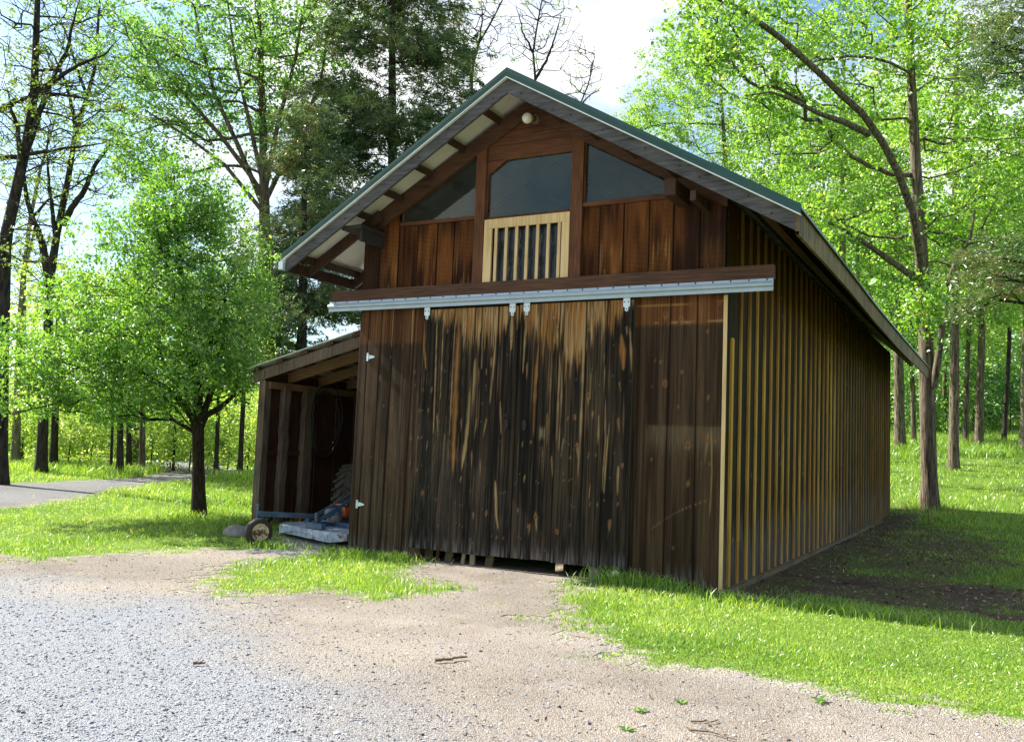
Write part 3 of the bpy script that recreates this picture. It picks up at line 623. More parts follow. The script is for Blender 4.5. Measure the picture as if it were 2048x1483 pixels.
fw = mk('front_wall', V, F, M['door'], barn, alb=A); fw['label'] = 'fixed brown boards right of the doors with a pale worn band'
V, F, A = boards([-5.6, -5.43, -5.22, -5.0, -4.63, -4.3], [-5.58, -5.41, -5.17, -4.95, -4.57, -4.3], .0, 3.72, .0, .03, paint_side(KL, 0., 'L'), seed=4, edgecol=(.14, .1, .07))
sd_ = mk('side_door', V, F, M['door'], barn, alb=A); sd_['label'] = 'narrow brown board door with two galvanised strap hinges'
for hz, hx in ((2.86, -5.40), (.67, -5.455)):
    b_ = MB(); b_.box((hx - .02, -.012, hz - .06), (hx + .01, -.002, hz + .06)); b_.prism([(hx + .012, hz - .035), (hx + .012, hz + .035), (hx + .125, hz + .010), (hx + .125, hz - .010)], -.011, -.003)
    b_.tube([(hx + .012, -.014, hz - .06), (hx + .012, -.014, hz + .06)], .008, 8)
    for q in (-.04, .04): b_.lathe([(-.003, 0), (-.003, .005), (.002, .006)], (hx - .008, -.013, hz + q), (0, 1, 0), 6, 1)
    b_.build('hinge', [M['galv'], M['black']], sd_)
b_ = MB(); b_.box((-4.3, .01, 3.3), (-1.2, .03, 3.72)); b_.box((-4.5, .06, .0), (-4.3, .2, 3.7)); b_.box((-1.2, .06, .0), (-1.04, .2, 3.7)); b_.build('door_frame', M['darkwood'], barn)
# gable
zt = lambda x: rz(x, 0., .02)
LB = [-5.575, -5.28, -4.93, -4.59, -4.25, -3.96, -3.60]; RB = [-2.10, -1.69, -1.35, -1.0, -.675, -.33, 0.0]
ga = MB()
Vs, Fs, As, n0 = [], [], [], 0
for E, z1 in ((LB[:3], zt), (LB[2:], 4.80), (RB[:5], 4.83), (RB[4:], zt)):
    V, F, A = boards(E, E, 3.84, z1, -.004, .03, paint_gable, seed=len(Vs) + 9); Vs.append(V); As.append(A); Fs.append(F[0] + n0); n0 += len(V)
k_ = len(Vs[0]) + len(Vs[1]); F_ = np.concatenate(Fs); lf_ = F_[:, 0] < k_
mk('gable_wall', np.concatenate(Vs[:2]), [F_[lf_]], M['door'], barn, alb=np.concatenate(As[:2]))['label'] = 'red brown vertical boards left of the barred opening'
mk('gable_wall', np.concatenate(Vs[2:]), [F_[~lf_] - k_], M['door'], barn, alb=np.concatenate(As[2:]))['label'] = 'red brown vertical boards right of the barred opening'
b_ = MB()
b_.prism([(-3.46, 5.63), (-2.09, 5.63), (-1.9, 5.78), (XR, 6.29), (-3.6, 5.79)], .0, .03); b_.prism([(-3.46, 5.62), (-3.46, 5.40), (-3.14, 5.62)], -.006, .028)
for z_ in (5.83, 6.03): b_.box((-3.4, -.004, z_), (-2.2, .0, z_ + .006), 1)
b_.build('gable_boarding', [M['redwood_h'], M['black']], barn)
b_ = MB()
for x0, x1, z0, z1 in ((-3.605, -3.445, 3.86, 5.82), (-2.105, -1.935, 3.86, 5.84)):
    b_.box((x0, -.05, z0), (x1, .06, z1)).build('gable_post', M['redwood'], barn); b_ = MB()
for a, c in (((-5.40, 4.72), (XR, 6.18)), ((0.02, 4.63), (XR, 6.18))):
    b_ = MB(); p = [(a[0], a[1]), (c[0], c[1]), (c[0], c[1] + .235), (a[0], a[1] + .30)]
    b_.prism(p if a[0] < c[0] else p[::-1], -.056, -.008).build('gable_rafter', M['darkbeam'], barn)
def window(poly, label, sill):
    fr = MB(); n = len(poly); cx = sum(p[0] for p in poly) / n; cz = sum(p[1] for p in poly) / n
    pan = MB().prism(poly if True else poly, .028, .036).build('window', M['glass'], barn); pan['label'] = label
    for i in range(n):
        (xa, za), (xb, zb) = poly[i], poly[(i + 1) % n]
        fr.beam((xa, .012, za), (xb, .012, zb), .03, .03, (0, 1, 0))
    fr.build('window_frame', M['redwood'], pan)
    if sill: MB().box((poly[0][0] - .03, -.03, poly[0][1] - .055), (poly[1][0] + .02, .02, poly[0][1] - .002)).build('window_sill', M['redwood_h'], pan)
window([(-4.88, 4.86), (-3.61, 4.84), (-3.61, 5.76), (-4.88, 5.04)], 'left triangular gable window reflecting the eave', True)
window([(-3.44, 4.80), (-2.11, 4.80), (-2.11, 5.63), (-3.15, 5.63), (-3.44, 5.43)], 'middle gable window above the barred opening', False)
window([(-1.93, 4.875), (-.66, 4.875), (-.66, 5.07), (-1.93, 5.80)], 'right triangular gable window of dull grey glass', True)
bw = MB().box((-3.40, .02, 3.87), (-2.12, .03, 4.78)).build('barred_opening', M['plastic'], barn)
b_ = MB(); b_.box((-3.425, -.065, 3.87), (-3.30, -.03, 4.632)); b_.box((-3.425, -.065, 4.634), (-2.105, -.03, 4.765)); b_.box((-2.215, -.065, 3.87), (-2.105, -.03, 4.632)); b_.build('frame', M['yellow'], bw)
for i in range(7):
    xx = -3.235 + i * .163; MB().box((xx - .021, -.058, 3.87), (xx + .021, -.036, 4.632)).build('bar', M['yellow'], bw)
# beam and door track
MB().box((-6.08, -.10, 3.705), (.60, -.006, 3.87)).build('track_beam', M['darkbeam'], barn)
prof = [(-.104, 3.705), (-.118, 3.700), (-.122, 3.668), (-.150, 3.655), (-.162, 3.635), (-.158, 3.61), (-.135, 3.60), (-.128, 3.595), (-.128, 3.552), (-.104, 3.552)]
b_ = MB(); b_.prism(prof[::-1], -6.10, .60, axis=0)
for i in range(31): b_.lathe([(-.003, 0), (-.003, .010), (.004, .012)], (-5.98 + i * .217, -.121, 3.688), (0, 1, 0), 6, 1)
for xx in (-2.76,): b_.prism([(y_ - .004 if k in (2, 3, 4, 5, 6, 7, 8) else y_, z_) for k, (y_, z_) in enumerate(prof)][::-1], xx - .04, xx + .04, axis=0)
b_.build('door_track', [M['track'], M['black']], barn)
# corner trim, sill, posts
MB().box((-.012, -.016, -.02), (.034, -.004, 3.545)).build('corner_trim', M['yellow'], barn)
MB().box((.002, -.02, -.13), (.09, L, .012)).build('ground_sill', M['sill'], barn)
MB().box((-5.6, .04, -.14), (-4.4, .16, -.01)).build('front_sill', M['sill'], barn)
MB().box((-1.2, .04, -.14), (-.002, .16, -.01)).build('front_sill', M['sill'], barn)
# side wall with stained boards
ny, nz = 820, 90
Y, T_ = np.meshgrid(np.linspace(0.032, L, ny), np.linspace(0, 1, nz)); top = rz(0.0, Y, .1); Z = .015 + (top - .015) * T_
bid = np.floor(Y / .215)
a = vn(Y / .02, Z / .7, 130) * .5 + vn(bid * 3.3, Z / 2.2, 131) * .5
col = mixc(np.zeros(Y.shape + (3,)) + np.array((.009, .0065, .0035)), (.04, .027, .011), ss(.2, .85, a))
col = mixc(col, (.09, .028, .010), ss(3.4, 4.6, Z + .6 * vn(Y / .3, Z * 0, 132)) * .6)
g = ss(.75, .25, Z - .35 * vn(Y / .12, Z * 0, 133) - .25 * ss(2, 8, Y)); col = mixc(col, (.13, .125, .10), g * (.35 + .5 * vn(Y / .03, Z / .3, 134)))
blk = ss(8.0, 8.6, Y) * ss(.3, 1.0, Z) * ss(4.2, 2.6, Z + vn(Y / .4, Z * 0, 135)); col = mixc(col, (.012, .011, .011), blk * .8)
sp = (vn(Y / .06, Z / .05, 136) > .93) & (vn(Y / .4, Z / .8, 137) > .66); col = mixc(col, (.35, .36, .3), sp * .7)
col = col * (1 - .5 * (np.abs(Y / .215 - bid - .5) > .47))[..., None]
V = np.stack([0 * Y + .004, Y, Z], -1).reshape(-1, 3); aa = (np.arange(nz - 1)[:, None] * ny + np.arange(ny - 1)[None])
sw = mk('side_wall', V, [np.stack([aa, aa + 1, aa + ny + 1, aa + ny], -1).reshape(-1, 4)], M['door'], barn, alb=col.reshape(-1, 3))
sw['label'] = 'long side wall of black brown boards greyed at the foot'
rr = np.random.RandomState(5); Vs, Fs, As, n0 = [], [], [], 0
yb = .30
while yb < L - .05:
    cuts = [(.012, float(rz(0., yb)) + .1)]
    if rr.rand() < .4 or .9 < yb < 2.6:
        c = rr.uniform(.45, 3.2) if yb > 2.6 else rr.uniform(.5, .62); cuts = [(.012, c), (c + .003, cuts[0][1])]
    if .25 < yb < .4: cuts = [(.012, 3.05), (3.053, cuts[0][1])]
    for z0, z1 in cuts:
        w_ = .084 + rr.randn() * .006; y0 = yb + rr.randn() * .007 - w_ / 2; dpt = .024 + rr.rand() * .004; n = max(3, int((z1 - z0) / .09)); zz = np.linspace(z0, z1, n)
        V = np.stack([np.stack([np.full(n, xx), np.full(n, yy), zz], -1) for xx, yy in ((.005, y0), (.005 + dpt, y0), (.005 + dpt, y0 + w_), (.005, y0 + w_))], 1).reshape(-1, 3)
        b4 = (np.arange(n - 1) * 4)[:, None]
        f = np.concatenate([b4 + np.array([[q, (q + 1) % 4, (q + 1) % 4 + 4, q + 4]]) for q in range(3)] + [np.array([[0, 3, 2, 1]]), (n - 1) * 4 + np.array([[0, 1, 2, 3]])])
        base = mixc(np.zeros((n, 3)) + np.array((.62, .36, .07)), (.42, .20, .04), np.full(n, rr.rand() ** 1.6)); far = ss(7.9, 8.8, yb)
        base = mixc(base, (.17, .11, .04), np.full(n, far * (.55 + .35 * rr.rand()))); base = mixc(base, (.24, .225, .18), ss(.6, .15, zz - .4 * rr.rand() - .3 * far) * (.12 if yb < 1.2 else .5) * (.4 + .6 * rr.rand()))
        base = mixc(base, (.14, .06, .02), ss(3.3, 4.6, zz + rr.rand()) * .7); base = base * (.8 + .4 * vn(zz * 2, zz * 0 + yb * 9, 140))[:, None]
        Vs.append(V); Fs.append(f + n0); As.append(np.repeat(base, 4, 0)); n0 += len(V)
    yb += .428 + rr.randn() * .012
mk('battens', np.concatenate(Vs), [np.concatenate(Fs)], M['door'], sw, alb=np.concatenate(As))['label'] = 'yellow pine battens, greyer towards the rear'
b_ = MB(); b_.box((XW, .04, 0), (XW + .03, L, 4.6)); b_.build('wall', M['darkwood'], barn)
b_ = MB(); b_.prism([(XW, 0), (-.01, 0), (-.01, 4.5), (XR, 6.2), (XW, 4.6)], L - .03, L); b_.build('rear_wall', M['darkwood'], barn)
# roof
yy = np.linspace(-.71, 18.66, 36)
def slope(x0, x1, off, th, name, mat, par, ya=yy):
    b_ = MB(); xs_ = np.linspace(x0, x1, 9); X, Yg = np.meshgrid(xs_, ya); Zt = rz(X, Yg, off + .03); n = len(xs_)
    Vt = np.stack([X, Yg, Zt + th], -1).reshape(-1, 3); Vb = np.stack([X, Yg, Zt], -1).reshape(-1, 3)
    a = (np.arange(len(ya) - 1)[:, None] * n + np.arange(n - 1)[None]); f = np.stack([a, a + 1, a + n + 1, a + n], -1).reshape(-1, 4)
    k = len(Vt); e = []
    for q in (np.arange(n), (len(ya) - 1) * n + np.arange(n), np.arange(len(ya)) * n, np.arange(len(ya)) * n + n - 1): e.append(np.stack([q[:-1], q[1:], q[1:] + k, q[:-1] + k], -1))
    b_.add(np.concatenate([Vt, Vb]), [np.concatenate([f, f[:, ::-1] + k] + e)]); return b_.build(name, mat, par)
roof = slope(XR, XE + .07, .235, .03, 'roof', M['green'], barn); roof['label'] = 'green metal roof with long right eave'
slope(XR, XL - .05, .235, .03, 'roof_slope', M['green'], roof)
slope(XR - .0, XL + .02, .205, .026, 'soffit_sheet', M['soffit'], roof, np.linspace(-.66, 18.6, 36))
slope(XR + .0, -.04, .205, .026, 'soffit_sheet', M['soffit'], roof, np.linspace(-.66, 18.6, 36))
slope(-.038, XE - .02, .205, .026, 'eave_soffit', M['darkwood'], roof, np.linspace(-.66, 18.6, 36))  # soffit beyond the wall in dark timber: the eave's shade put into its colour
for y_ in (1.3, 3.8, 6.3, 8.8, 11.3, 13.8):
    for a_, c_ in ((-5.5, 4.66), (-.1, 4.66)): MB().beam((a_, y_, c_), (XR, y_, 6.22), .05, .2, (0, 0, 1)).build('inner_rafter', M['darkbeam'], roof)
for sgn, xe in ((-1, XL), (1, XE)):
    b_ = MB(); x_ = np.array([XR, xe]); zz = rz(x_, -.7)
    zz = np.array([RZ, LZ if sgn < 0 else 4.115])
    p = [(XR, zz[0]), (xe, zz[1]), (xe, zz[1] + .205), (XR, zz[0] + .205)]
    b_.prism(p if sgn > 0 else p[::-1], -.668, -.63)
    q = np.random.RandomState(8)
    for i in range(9):
        t = (i + .5 + q.randn() * .12) / 9; b_.lathe([(-.003, 0), (-.003, .012), (.004, .013)], (XR + (xe - XR) * t, -.669, zz[0] + (zz[1] - zz[0]) * t + .06 + .08 * q.rand()), (0, 1, 0), 7, 1)
    bb_ = b_.build('bargeboard', [M['greybarge'], M['black']], roof)
    bb_['label'] = 'long grey weathered bargeboard on the %s slope' % ('left' if sgn < 0 else 'right')
    b_ = MB(); xt = xe + sgn * .06; zx = zz[1] - .06 * .59
    p = [(XR, zz[0] + .205), (xt, zx + .205), (xt, zx + .315), (XR, zz[0] + .335)]; b_.prism(p if sgn > 0 else p[::-1], -.705, -.66)
    p = [(XR, zz[0] + .193), (xt, zx + .193), (xt, zx + .205), (XR, zz[0] + .205)]; b_.prism(p if sgn > 0 else p[::-1], -.715, -.66, 1)
    if sgn > 0:
        t = .735; xx = XR + (xt - XR) * t; z0 = zz[0] + (zx - zz[0]) * t; p = [(xx, z0 + .2), (xt, zx + .2), (xt, zx + .322), (xx, z0 + .332)]; b_.prism(p, -.709, -.656)
    b_.build('green_trim', [M['green'], M['corr']], roof)
# purlins carried out under the overhang, lookout boxes, rafters, eave boards
for k, xx in enumerate((-3.25, -3.82, -4.35, -4.88, -5.35, -6.38)):
    z_ = float(rz(xx, 0, .15)); MB().beam((xx, -.628, z_), (xx, 18.5, z_), .055, .10, (.5, 0, .86)).build('purlin', M['darkwood'], roof)
for k, xx in enumerate((-2.3, -1.75, -1.2, -.65, .5)):
    z_ = [float(rz(xx, y_, .10)) for y_ in (-.628, 3.5, 8, 13, 18.5)]
    b_ = MB()
    for (ya, yb_), za, zb_ in zip(((-.628, 3.5), (3.5, 8), (8, 13), (13, 18.5)), z_[:-1], z_[1:]): b_.beam((xx, ya, za), (xx, yb_, zb_), .08, .17, (-.5, 0, .86))
    b_.build('purlin', M['darkbeam'], roof)
b_ = MB(); b_.beam((-5.36, -.60, 4.70), (-5.36, -.02, 4.70), .36, .06); b_.beam((-5.22, -.55, 4.60), (-5.22, -.02, 4.60), .05, .20); b_.build('lookout', M['dark'], barn)
b_ = MB(); b_.beam((-.55, -.55, 4.80), (-.55, .0, 4.80), .14, .2); b_.beam((-.25, -.58, 4.66), (-.25, 0., 4.66), .07, .12); b_.build('lookout', M['darkwood'], barn)
for y_ in (-.12, .9):
    MB().beam((-5.15, y_ - .07 if y_ < 0 else y_, rz(-5.15, 0, .06)), (-6.48, y_ - .07 if y_ < 0 else y_, rz(-6.48, 0, .06)), .05, .16).build('rafter_tail', M['darkwood'], roof)
MB().box((-6.53, -.628, 4.10), (-6.49, 18.6, 4.26)).build('eave_board', M['darkwood'], roof)
MB().box((-6.62, -.72, 4.13), (-6.535, -.58, 4.25)).build('gutter_end', M['galv'], roof)
b_ = MB(); ya = np.linspace(-.66, 18.62, 40); za = eave(ya)
zb = np.interp(ya, FY, FZ); V = np.concatenate([np.stack([np.full(40, x_), ya, zq + o_], -1) for x_, zq, o_ in ((XE, zb, 0), (XE + .035, zb, 0), (XE + .035, za, .285), (XE, za, .285))]); i = np.arange(39)[:, None]
b_.add(V, [np.concatenate([np.concatenate([i + 40 * q, i + 1 + 40 * q, i + 1 + 40 * ((q + 1) % 4), i + 40 * ((q + 1) % 4)], 1) for q in range(4)]), ], 0)
b_.box((XE, -.668, 4.105), (XE + .035, -.66, 4.32)); b_.build('eave_fascia', M['fascia'], roof)['label'] = 'streaked brown fascia along the side eave'
# lamp under the ridge
b_ = MB(); b_.lathe([(-.02, 0), (-.02, .075), (-.05, .06), (-.06, .03)], (-2.68, -.03, 6.12), (0, 1, 0), 16); b_.lathe([(0, .035), (-.02, .048), (-.09, .052), (-.1, .03)], (-2.69, -.07, 6.12), (.1, 1, .25), 14)
lm = b_.build('porch_lamp', M['brass'], barn)
b_ = MB(); ang = np.linspace(0, np.pi, 10); b_.lathe([(-.075 * math.cos(t) - .05, .075 * math.sin(t) + 1e-4) for t in ang], (-2.71, -.18, 6.09), (.1, 1, .25), 18); b_.build('bulb', M['bulb'], lm, True)
b_ = MB(); b_.lathe([(0, 0.001), (0, .035), (.05, .035), (.05, .02), (.12, .02), (.12, .001)], (-1.26, -.17, -.05), (0, 0, 1), 12); b_.lathe([(.11, .001), (.11, .05), (.16, .05), (.17, .03), (.17, .001)], (-1.26, -.17, -.05), (0, 0, 1), 14)
b_.build('door_guide', M['galv'], barn)

# ------------------------------------------------------------------ lean-to
sh = thing('lean_to_shed', (-7.2, 3.5, 0), 'open lean-to shed on the left side of the barn, sheltering a mower', 'shed')
S0, S1, XS = 1.2, 6.0, -8.87
sz = lambda x: 2.57 + (x - XS) * .2535
def srafter(y_, name, mat):
    p = [(XS, sz(XS)), (-5.62, sz(-5.62)), (-5.62, sz(-5.62) + .19), (XS, sz(XS) + .19)]; return MB().prism(p, y_, y_ + .05).build(name, mat, sh)
srafter(S0 - .02, 'bargeboard', M['shedgrey'])
for y_ in (1.9, 2.75, 3.6, 4.45, 5.3): srafter(y_, 'rafter', M['shedbrown'])
for i in range(6):
    x_ = XS + .06 + i * .56; z_ = sz(x_) + .218; MB().beam((x_, S0 - .06, z_), (x_, S1, z_), .16, .05, (-.25, 0, .97)).build('purlin', M['darkbeam'], sh)
nx = 260; xs_ = np.linspace(XS - .1, -5.6, nx); Vs = []
for y_ in (S0 - .1, S1 + .1): Vs.append(np.stack([xs_, np.full(nx, y_), sz(xs_) + .238], -1))
ny = 70; ya = np.linspace(S0 - .1, S1 + .1, ny); X, Yg = np.meshgrid(np.linspace(XS - .1, -5.6, 8), ya); Z = sz(X) + .262 + .010 * np.sin(Yg / .0762 * 2 * np.pi / 1)
V = np.stack([X, Yg, Z], -1).reshape(-1, 3); a = (np.arange(ny - 1)[:, None] * 8 + np.arange(7)[None]); f = np.stack([a, a + 1, a + 9, a + 8], -1).reshape(-1, 4)
k = len(V); q = np.arange(8); e = np.stack([q[:-1], q[1:], q[1:] + k, q[:-1] + k], -1)
mk('roof', np.concatenate([V, V + np.array((0, 0, .012))]), [np.concatenate([f[:, ::-1], f + k, e, e + (ny - 1) * 8])], M['corr'], sh)
MB().beam((-8.67, S0 + .08, -.1), (-8.67, S0 + .08, 2.60), .15, .15, (0, 1, 0)).build('post', M['shedgrey'], sh)
def log(px0, py0, y_, w_, name):
    q = np.random.RandomState(int(y_ * 100)); n = 14; zz = np.linspace(-.05, 2.55, n); P = np.stack([-8.6 + .008 * q.randn(n), y_ + .006 * q.randn(n), zz], -1)
    b_ = MB(); V = []
    for i in range(n):
        ww = w_ * (1 + .045 * q.randn()); V += [P[i] + np.array(o_) for o_ in ((-.06, -ww / 2, 0), (.06, -ww / 2, 0), (.06, ww / 2, 0), (-.06, ww / 2, 0))]
    b4 = (np.arange(n - 1) * 4)[:, None]; b_.add(V, [np.concatenate([b4 + np.array([[j, (j + 1) % 4, (j + 1) % 4 + 4, j + 4]]) for j in range(4)])]); return b_.build(name, M['shedgrey'], sh)
log(0, 0, 1.74, .15, 'stud'); log(0, 0, 2.36, .24, 'stud')
MB().box((-8.66, 1.3, 2.48), (-8.56, S1, 2.60)).build('wall_plate', M['shedbrown'], sh)
b_ = MB()
for i in range(17):
    b_.box((-8.75 + .006 * (i % 2), S0 + .15 + i * .282, -.1), (-8.72 + .006 * (i % 2), S0 + .15 + i * .282 + .276, 2.78))
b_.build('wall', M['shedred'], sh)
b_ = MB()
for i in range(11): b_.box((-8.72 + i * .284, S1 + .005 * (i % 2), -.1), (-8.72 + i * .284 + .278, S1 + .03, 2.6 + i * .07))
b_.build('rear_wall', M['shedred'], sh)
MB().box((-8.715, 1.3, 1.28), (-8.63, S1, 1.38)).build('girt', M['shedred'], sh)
# hose coil on the stud
b_ = MB(); hc = np.array((-8.50, 2.78, 1.95)); q = np.random.RandomState(3)
for i in range(3):
    t = np.linspace(0, 2 * np.pi, 40); r_ = .58 + .03 * q.randn(); P = np.stack([hc[0] + .03 * q.randn() + .03 * np.sin(t * 2 + i), hc[1] + .02 * q.randn() + r_ * .72 * np.cos(t), hc[2] - .02 * i + r_ * 1.08 * np.sin(t)], -1); b_.tube(P, .011, 6, cap=False)
tag(b_.build('hose_coil', M['cable'], None, True), 'coil of dark hose hung inside the lean-to', 'hose')
# tractor tyre
ty = thing('tractor_tyre', (-7.9, 2.95, .0), 'large muddy tractor tyre with chevron lugs behind the blue mower', 'tyre')
tcn = (-7.86, 2.95, .56); b_ = MB(); ax = np.array((.96, .28, 0)); b_.lathe([(-.2, .30), (-.22, .42), (-.2, .52), (-.1, .57), (0, .58), (.1, .57), (.2, .52), (.22, .42), (.2, .30), (.1, .27), (-.1, .27), (-.2, .30)], tcn, ax, 40)
ax /= np.linalg.norm(ax); u_ = np.array((0, 0, 1.)); v_ = np.cross(ax, u_)
for i in range(22):
    for sg in (-1, 1):
        a0 = (i + (.5 if sg > 0 else 0)) / 22 * 2 * np.pi; a1 = a0 + .24
        p = np.array(tcn) + ax * sg * .01 + .585 * (np.cos(a0) * u_ + np.sin(a0) * v_); q_ = np.array(tcn) + ax * sg * .21 + .55 * (np.cos(a1) * u_ + np.sin(a1) * v_)
        b_.beam(p, q_, .05, .07, np.cos(a0) * u_ + np.sin(a0) * v_)
b_.build('tyre', M['muddy'], ty); b_ = MB(); b_.lathe([(.17, .29), (.12, .27), (.05, .15), (.05, .001)], tcn, ax, 24); b_.build('rim', M['gear'], ty)

# ------------------------------------------------------------------ rotary mower
O = np.array((-6.83, .34, 0.)); mu = np.array((.96, -.28, 0)); mv = np.array((.28, .96, 0)); mz = np.array((0, 0, 1.))
mo = lambda u, v, z: O + mu * u + mv * v + mz * z
mw = thing('rotary_mower', tuple(O + mv * .5), 'faded blue tractor mower with a rusty deck and small tail wheel', 'mower')
out = [(-.78, .12), (-.62, 0), (.79, 0), (.98, .2), (.98, 1.2), (.7, 1.55), (-.6, 1.55), (-.78, 1.3)]
b_ = MB(); n = len(out)
Vt = [mo(u * .96, v * .96 + .02, .205 + .01 * math.sin(u * 5)) for u, v in out]; Vm = [mo(u, v, .19) for u, v in out]; Vl = [mo(u * 1.01, v - .0, .045 + .03 * (k % 2)) for k, (u, v) in enumerate(out)]
b_.add(Vt + Vm + Vl, [[list(range(n))], [(i + n, (i + 1) % n + n, (i + 1) % n, i) for i in range(n)], [(i + 2 * n, (i + 1) % n + 2 * n, (i + 1) % n + n, i + n) for i in range(n)]])
b_.tube([mo(-.62, -.004, .06), mo(-.2, -.006, .13), mo(.2, -.006, .145), mo(.5, -.006, .10), mo(.79, -.004, .05)], .009, 6)
b_.build('deck', M['deck'], mw)
b_ = MB(); b_.beam(mo(-.02, .25, .24), mo(-.02, 1.5, .24), .09, .07); b_.beam(mo(-.5, .62, .24), mo(.85, .62, .24), .08, .075); b_.beam(mo(.05, .1, .25), mo(.5, .1, .25), .09, .08); b_.build('frame_rail', M['blue'], mw)
b_ = MB(); b_.beam(mo(-.05, -.72, .43), mo(-.05, .35, .36), .07, .075); b_.beam(mo(-.05, .18, .2), mo(-.05, .18, .36), .06, .08, (0, 1, 0)); b_.beam(mo(.15, .2, .2), mo(.15, .2, .44), .05, .06, (0, 1, 0)); b_.build('tail_boom', M['blue'], mw)
b_ = MB(); b_.tube([mo(-.05, -.74, .28), mo(-.05, -.74, .56)], .016, 8); b_.tube([mo(-.05, -.74, .55), mo(-.05, -.74, .58)], .024, 8)
wc = np.array((-6.90, -.50, .175)); wa = np.array((.93, -.36, 0.))
for s_ in (-1, 1): b_.beam(mo(-.05 + .085 * s_ * 1, -.72, .31), wc + wa * .085 * s_, .022, .06, (0, 1, .3))
b_.beam(mo(-.15, -.73, .30), mo(.05, -.73, .30), .06, .03); b_.build('wheel_fork', M['blue'], mw)
b_ = MB(); b_.lathe([(-.05, .125), (-.068, .145), (-.064, .185), (-.04, .207), (0, .211), (.04, .207), (.064, .185), (.068, .145), (.05, .125), (-.05, .125)], wc + np.array((0, 0, .0)), wa, 32)
wh = b_.build('tail_wheel', M['rubber'], mw, True)
b_ = MB(); b_.lathe([(.055, .136), (.07, .130), (.062, .116), (.03, .106), (.025, .06), (.045, .05), (.055, .025), (.055, .001)], wc, wa, 28); b_.lathe([(-.05, .13), (-.02, .1), (-.02, .001)], wc, wa, 20)
for i in range(5):
    a_ = i * 2 * np.pi / 5; cp = wc + wa * .03 + .085 * (math.cos(a_) * mz + math.sin(a_) * np.cross(wa, mz)); b_.lathe([(0, .001), (0, .009), (-.008, .01)], cp, -wa, 6, 1)
b_.build('rim', [M['rim'], M['black']], wh)
b_ = MB(); b_.lathe([(0, .13), (.1, .13), (.12, .1), (.2, .1), (.2, .001)], mo(.02, .62, .27), (0, 0, 1), 18); b_.lathe([(-.16, .001), (-.16, .06), (-.13, .075), (.1, .085), (.14, .06)], mo(.02, .62, .42), mv, 18); b_.build('gearbox', M['gear'], mw)
b_ = MB(); b_.beam(mo(.14, .15, .27), mo(.1, 1.6, 1.0), .02, .06, (0, 0, 1)); b_.build('lift_arm', M['blue'], mw)
b_ = MB(); b_.beam(mo(-.12, .15, .27), mo(-.06, 1.6, 1.0), .02, .06, (0, 0, 1)); b_.build('lift_arm', M['blue'], mw)
b_ = MB(); b_.lathe([(0, .06), (.02, .11), (.16, .10), (.2, .06)], mo(.03, .72, .44), mv, 16); b_.beam(mo(-.05, .7, .55), mo(.12, .8, .56), .1, .02); b_.build('drive_guard', M['orange'], mw)
MB().tube([mo(.03, .92, .44), mo(.08, 1.7, .5)], .04, 12).build('drive_shaft', M['ochre'], mw)

# ------------------------------------------------------------------ small loose things
def stone(c, s, name, label, mat, seed):
    q = np.random.RandomState(seed); nu, nv_ = 18, 10; th = np.linspace(0, 2 * np.pi, nu, endpoint=False); ph = np.linspace(.05, np.pi - .05, nv_)
    T2, P2 = np.meshgrid(th, ph); r_ = 1 + .22 * (fbm(np.cos(T2) * 1.3 + 5 + seed, np.sin(T2) * np.sin(P2) * 1.3 + P2, seed, 3) - .5)
    V = np.stack([c[0] + s[0] * r_ * np.sin(P2) * np.cos(T2), c[1] + s[1] * r_ * np.sin(P2) * np.sin(T2), c[2] + s[2] * r_ * np.cos(P2)], -1).reshape(-1, 3)
    F = [(k * nu + i, (k + 1) * nu + i, (k + 1) * nu + (i + 1) % nu, k * nu + (i + 1) % nu) for k in range(nv_ - 1) for i in range(nu)]
    return tag(mk(name, V, [F, ], mat, None, True), label, 'stone')
stone((-7.95, .12, .02), (.27, .2, .15), 'boulder', 'rounded grey boulder in the grass behind the mower wheel', M['rock'], 3)
tag(MB().box((-1.70, .02, -.1), (-1.56, .2, .115)).build('foundation_block', M['rock']), 'short block standing under the right sliding door', 'block')
lum = 'sawn board stacked inside the barn, its foot showing under the left sliding door'
for i, (x_, w_, lean, m_) in enumerate([(-4.25, .14, .02, 'sill'), (-4.08, .05, -.03, 'redwood'), (-3.90, .12, .03, 'sill'), (-3.66, .05, .02, 'scrap'), (-3.5, .075, -.05, 'scrap'), (-3.24, .12, .03, 'sill')]):
    tag(MB().beam((x_, .12, -.06), (x_ + lean * 4, .5, 2.0), w_, .03, (0, -1, .2)).build('lumber', M[m_]), lum, 'lumber', 'boards stacked behind the left sliding door')
tag(MB().beam((-2.13, .05, .01), (-2.34, .55, 1.0), .11, .035, (0, -1, .2)).build('lumber', M['scrap']), 'pale board end leaning out under the gap between the sliding doors', 'lumber')
def stick(px, py, px2, py2, r_, label, mat='twig', name='stick'):
    a_ = np.array(G(px, py)); c_ = np.array(G(px2, py2)); n = 7; t = np.linspace(0, 1, n)[:, None]; xy = a_ + (c_ - a_) * t + R.randn(n, 2) * .012
    P = np.concatenate([xy, (terr(xy[:, 0], xy[:, 1]) + .022 + r_)[:, None]], 1); return tag(MB().tube(P, r_ * (1 - .4 * t[:, 0]), 6).build(name, M[mat]), label, 'stick')
stick(866, 1327, 933, 1320, .012, 'reddish brown bark strip, the longest piece lying on the dirt')
stick(385, 1329, 412, 1327, .012, 'short dark stick on the gravel at lower left')
stick(1375, 1445, 1440, 1443, .006, 'thin twig near the bottom edge right of the weed')
stick(1365, 1456, 1475, 1480, .006, 'thin slanting twig at the bottom edge')
stick(1482, 1196, 1522, 1205, .022, 'pale wood scrap in the grass by the barn corner', 'scrap', 'wood_scrap')
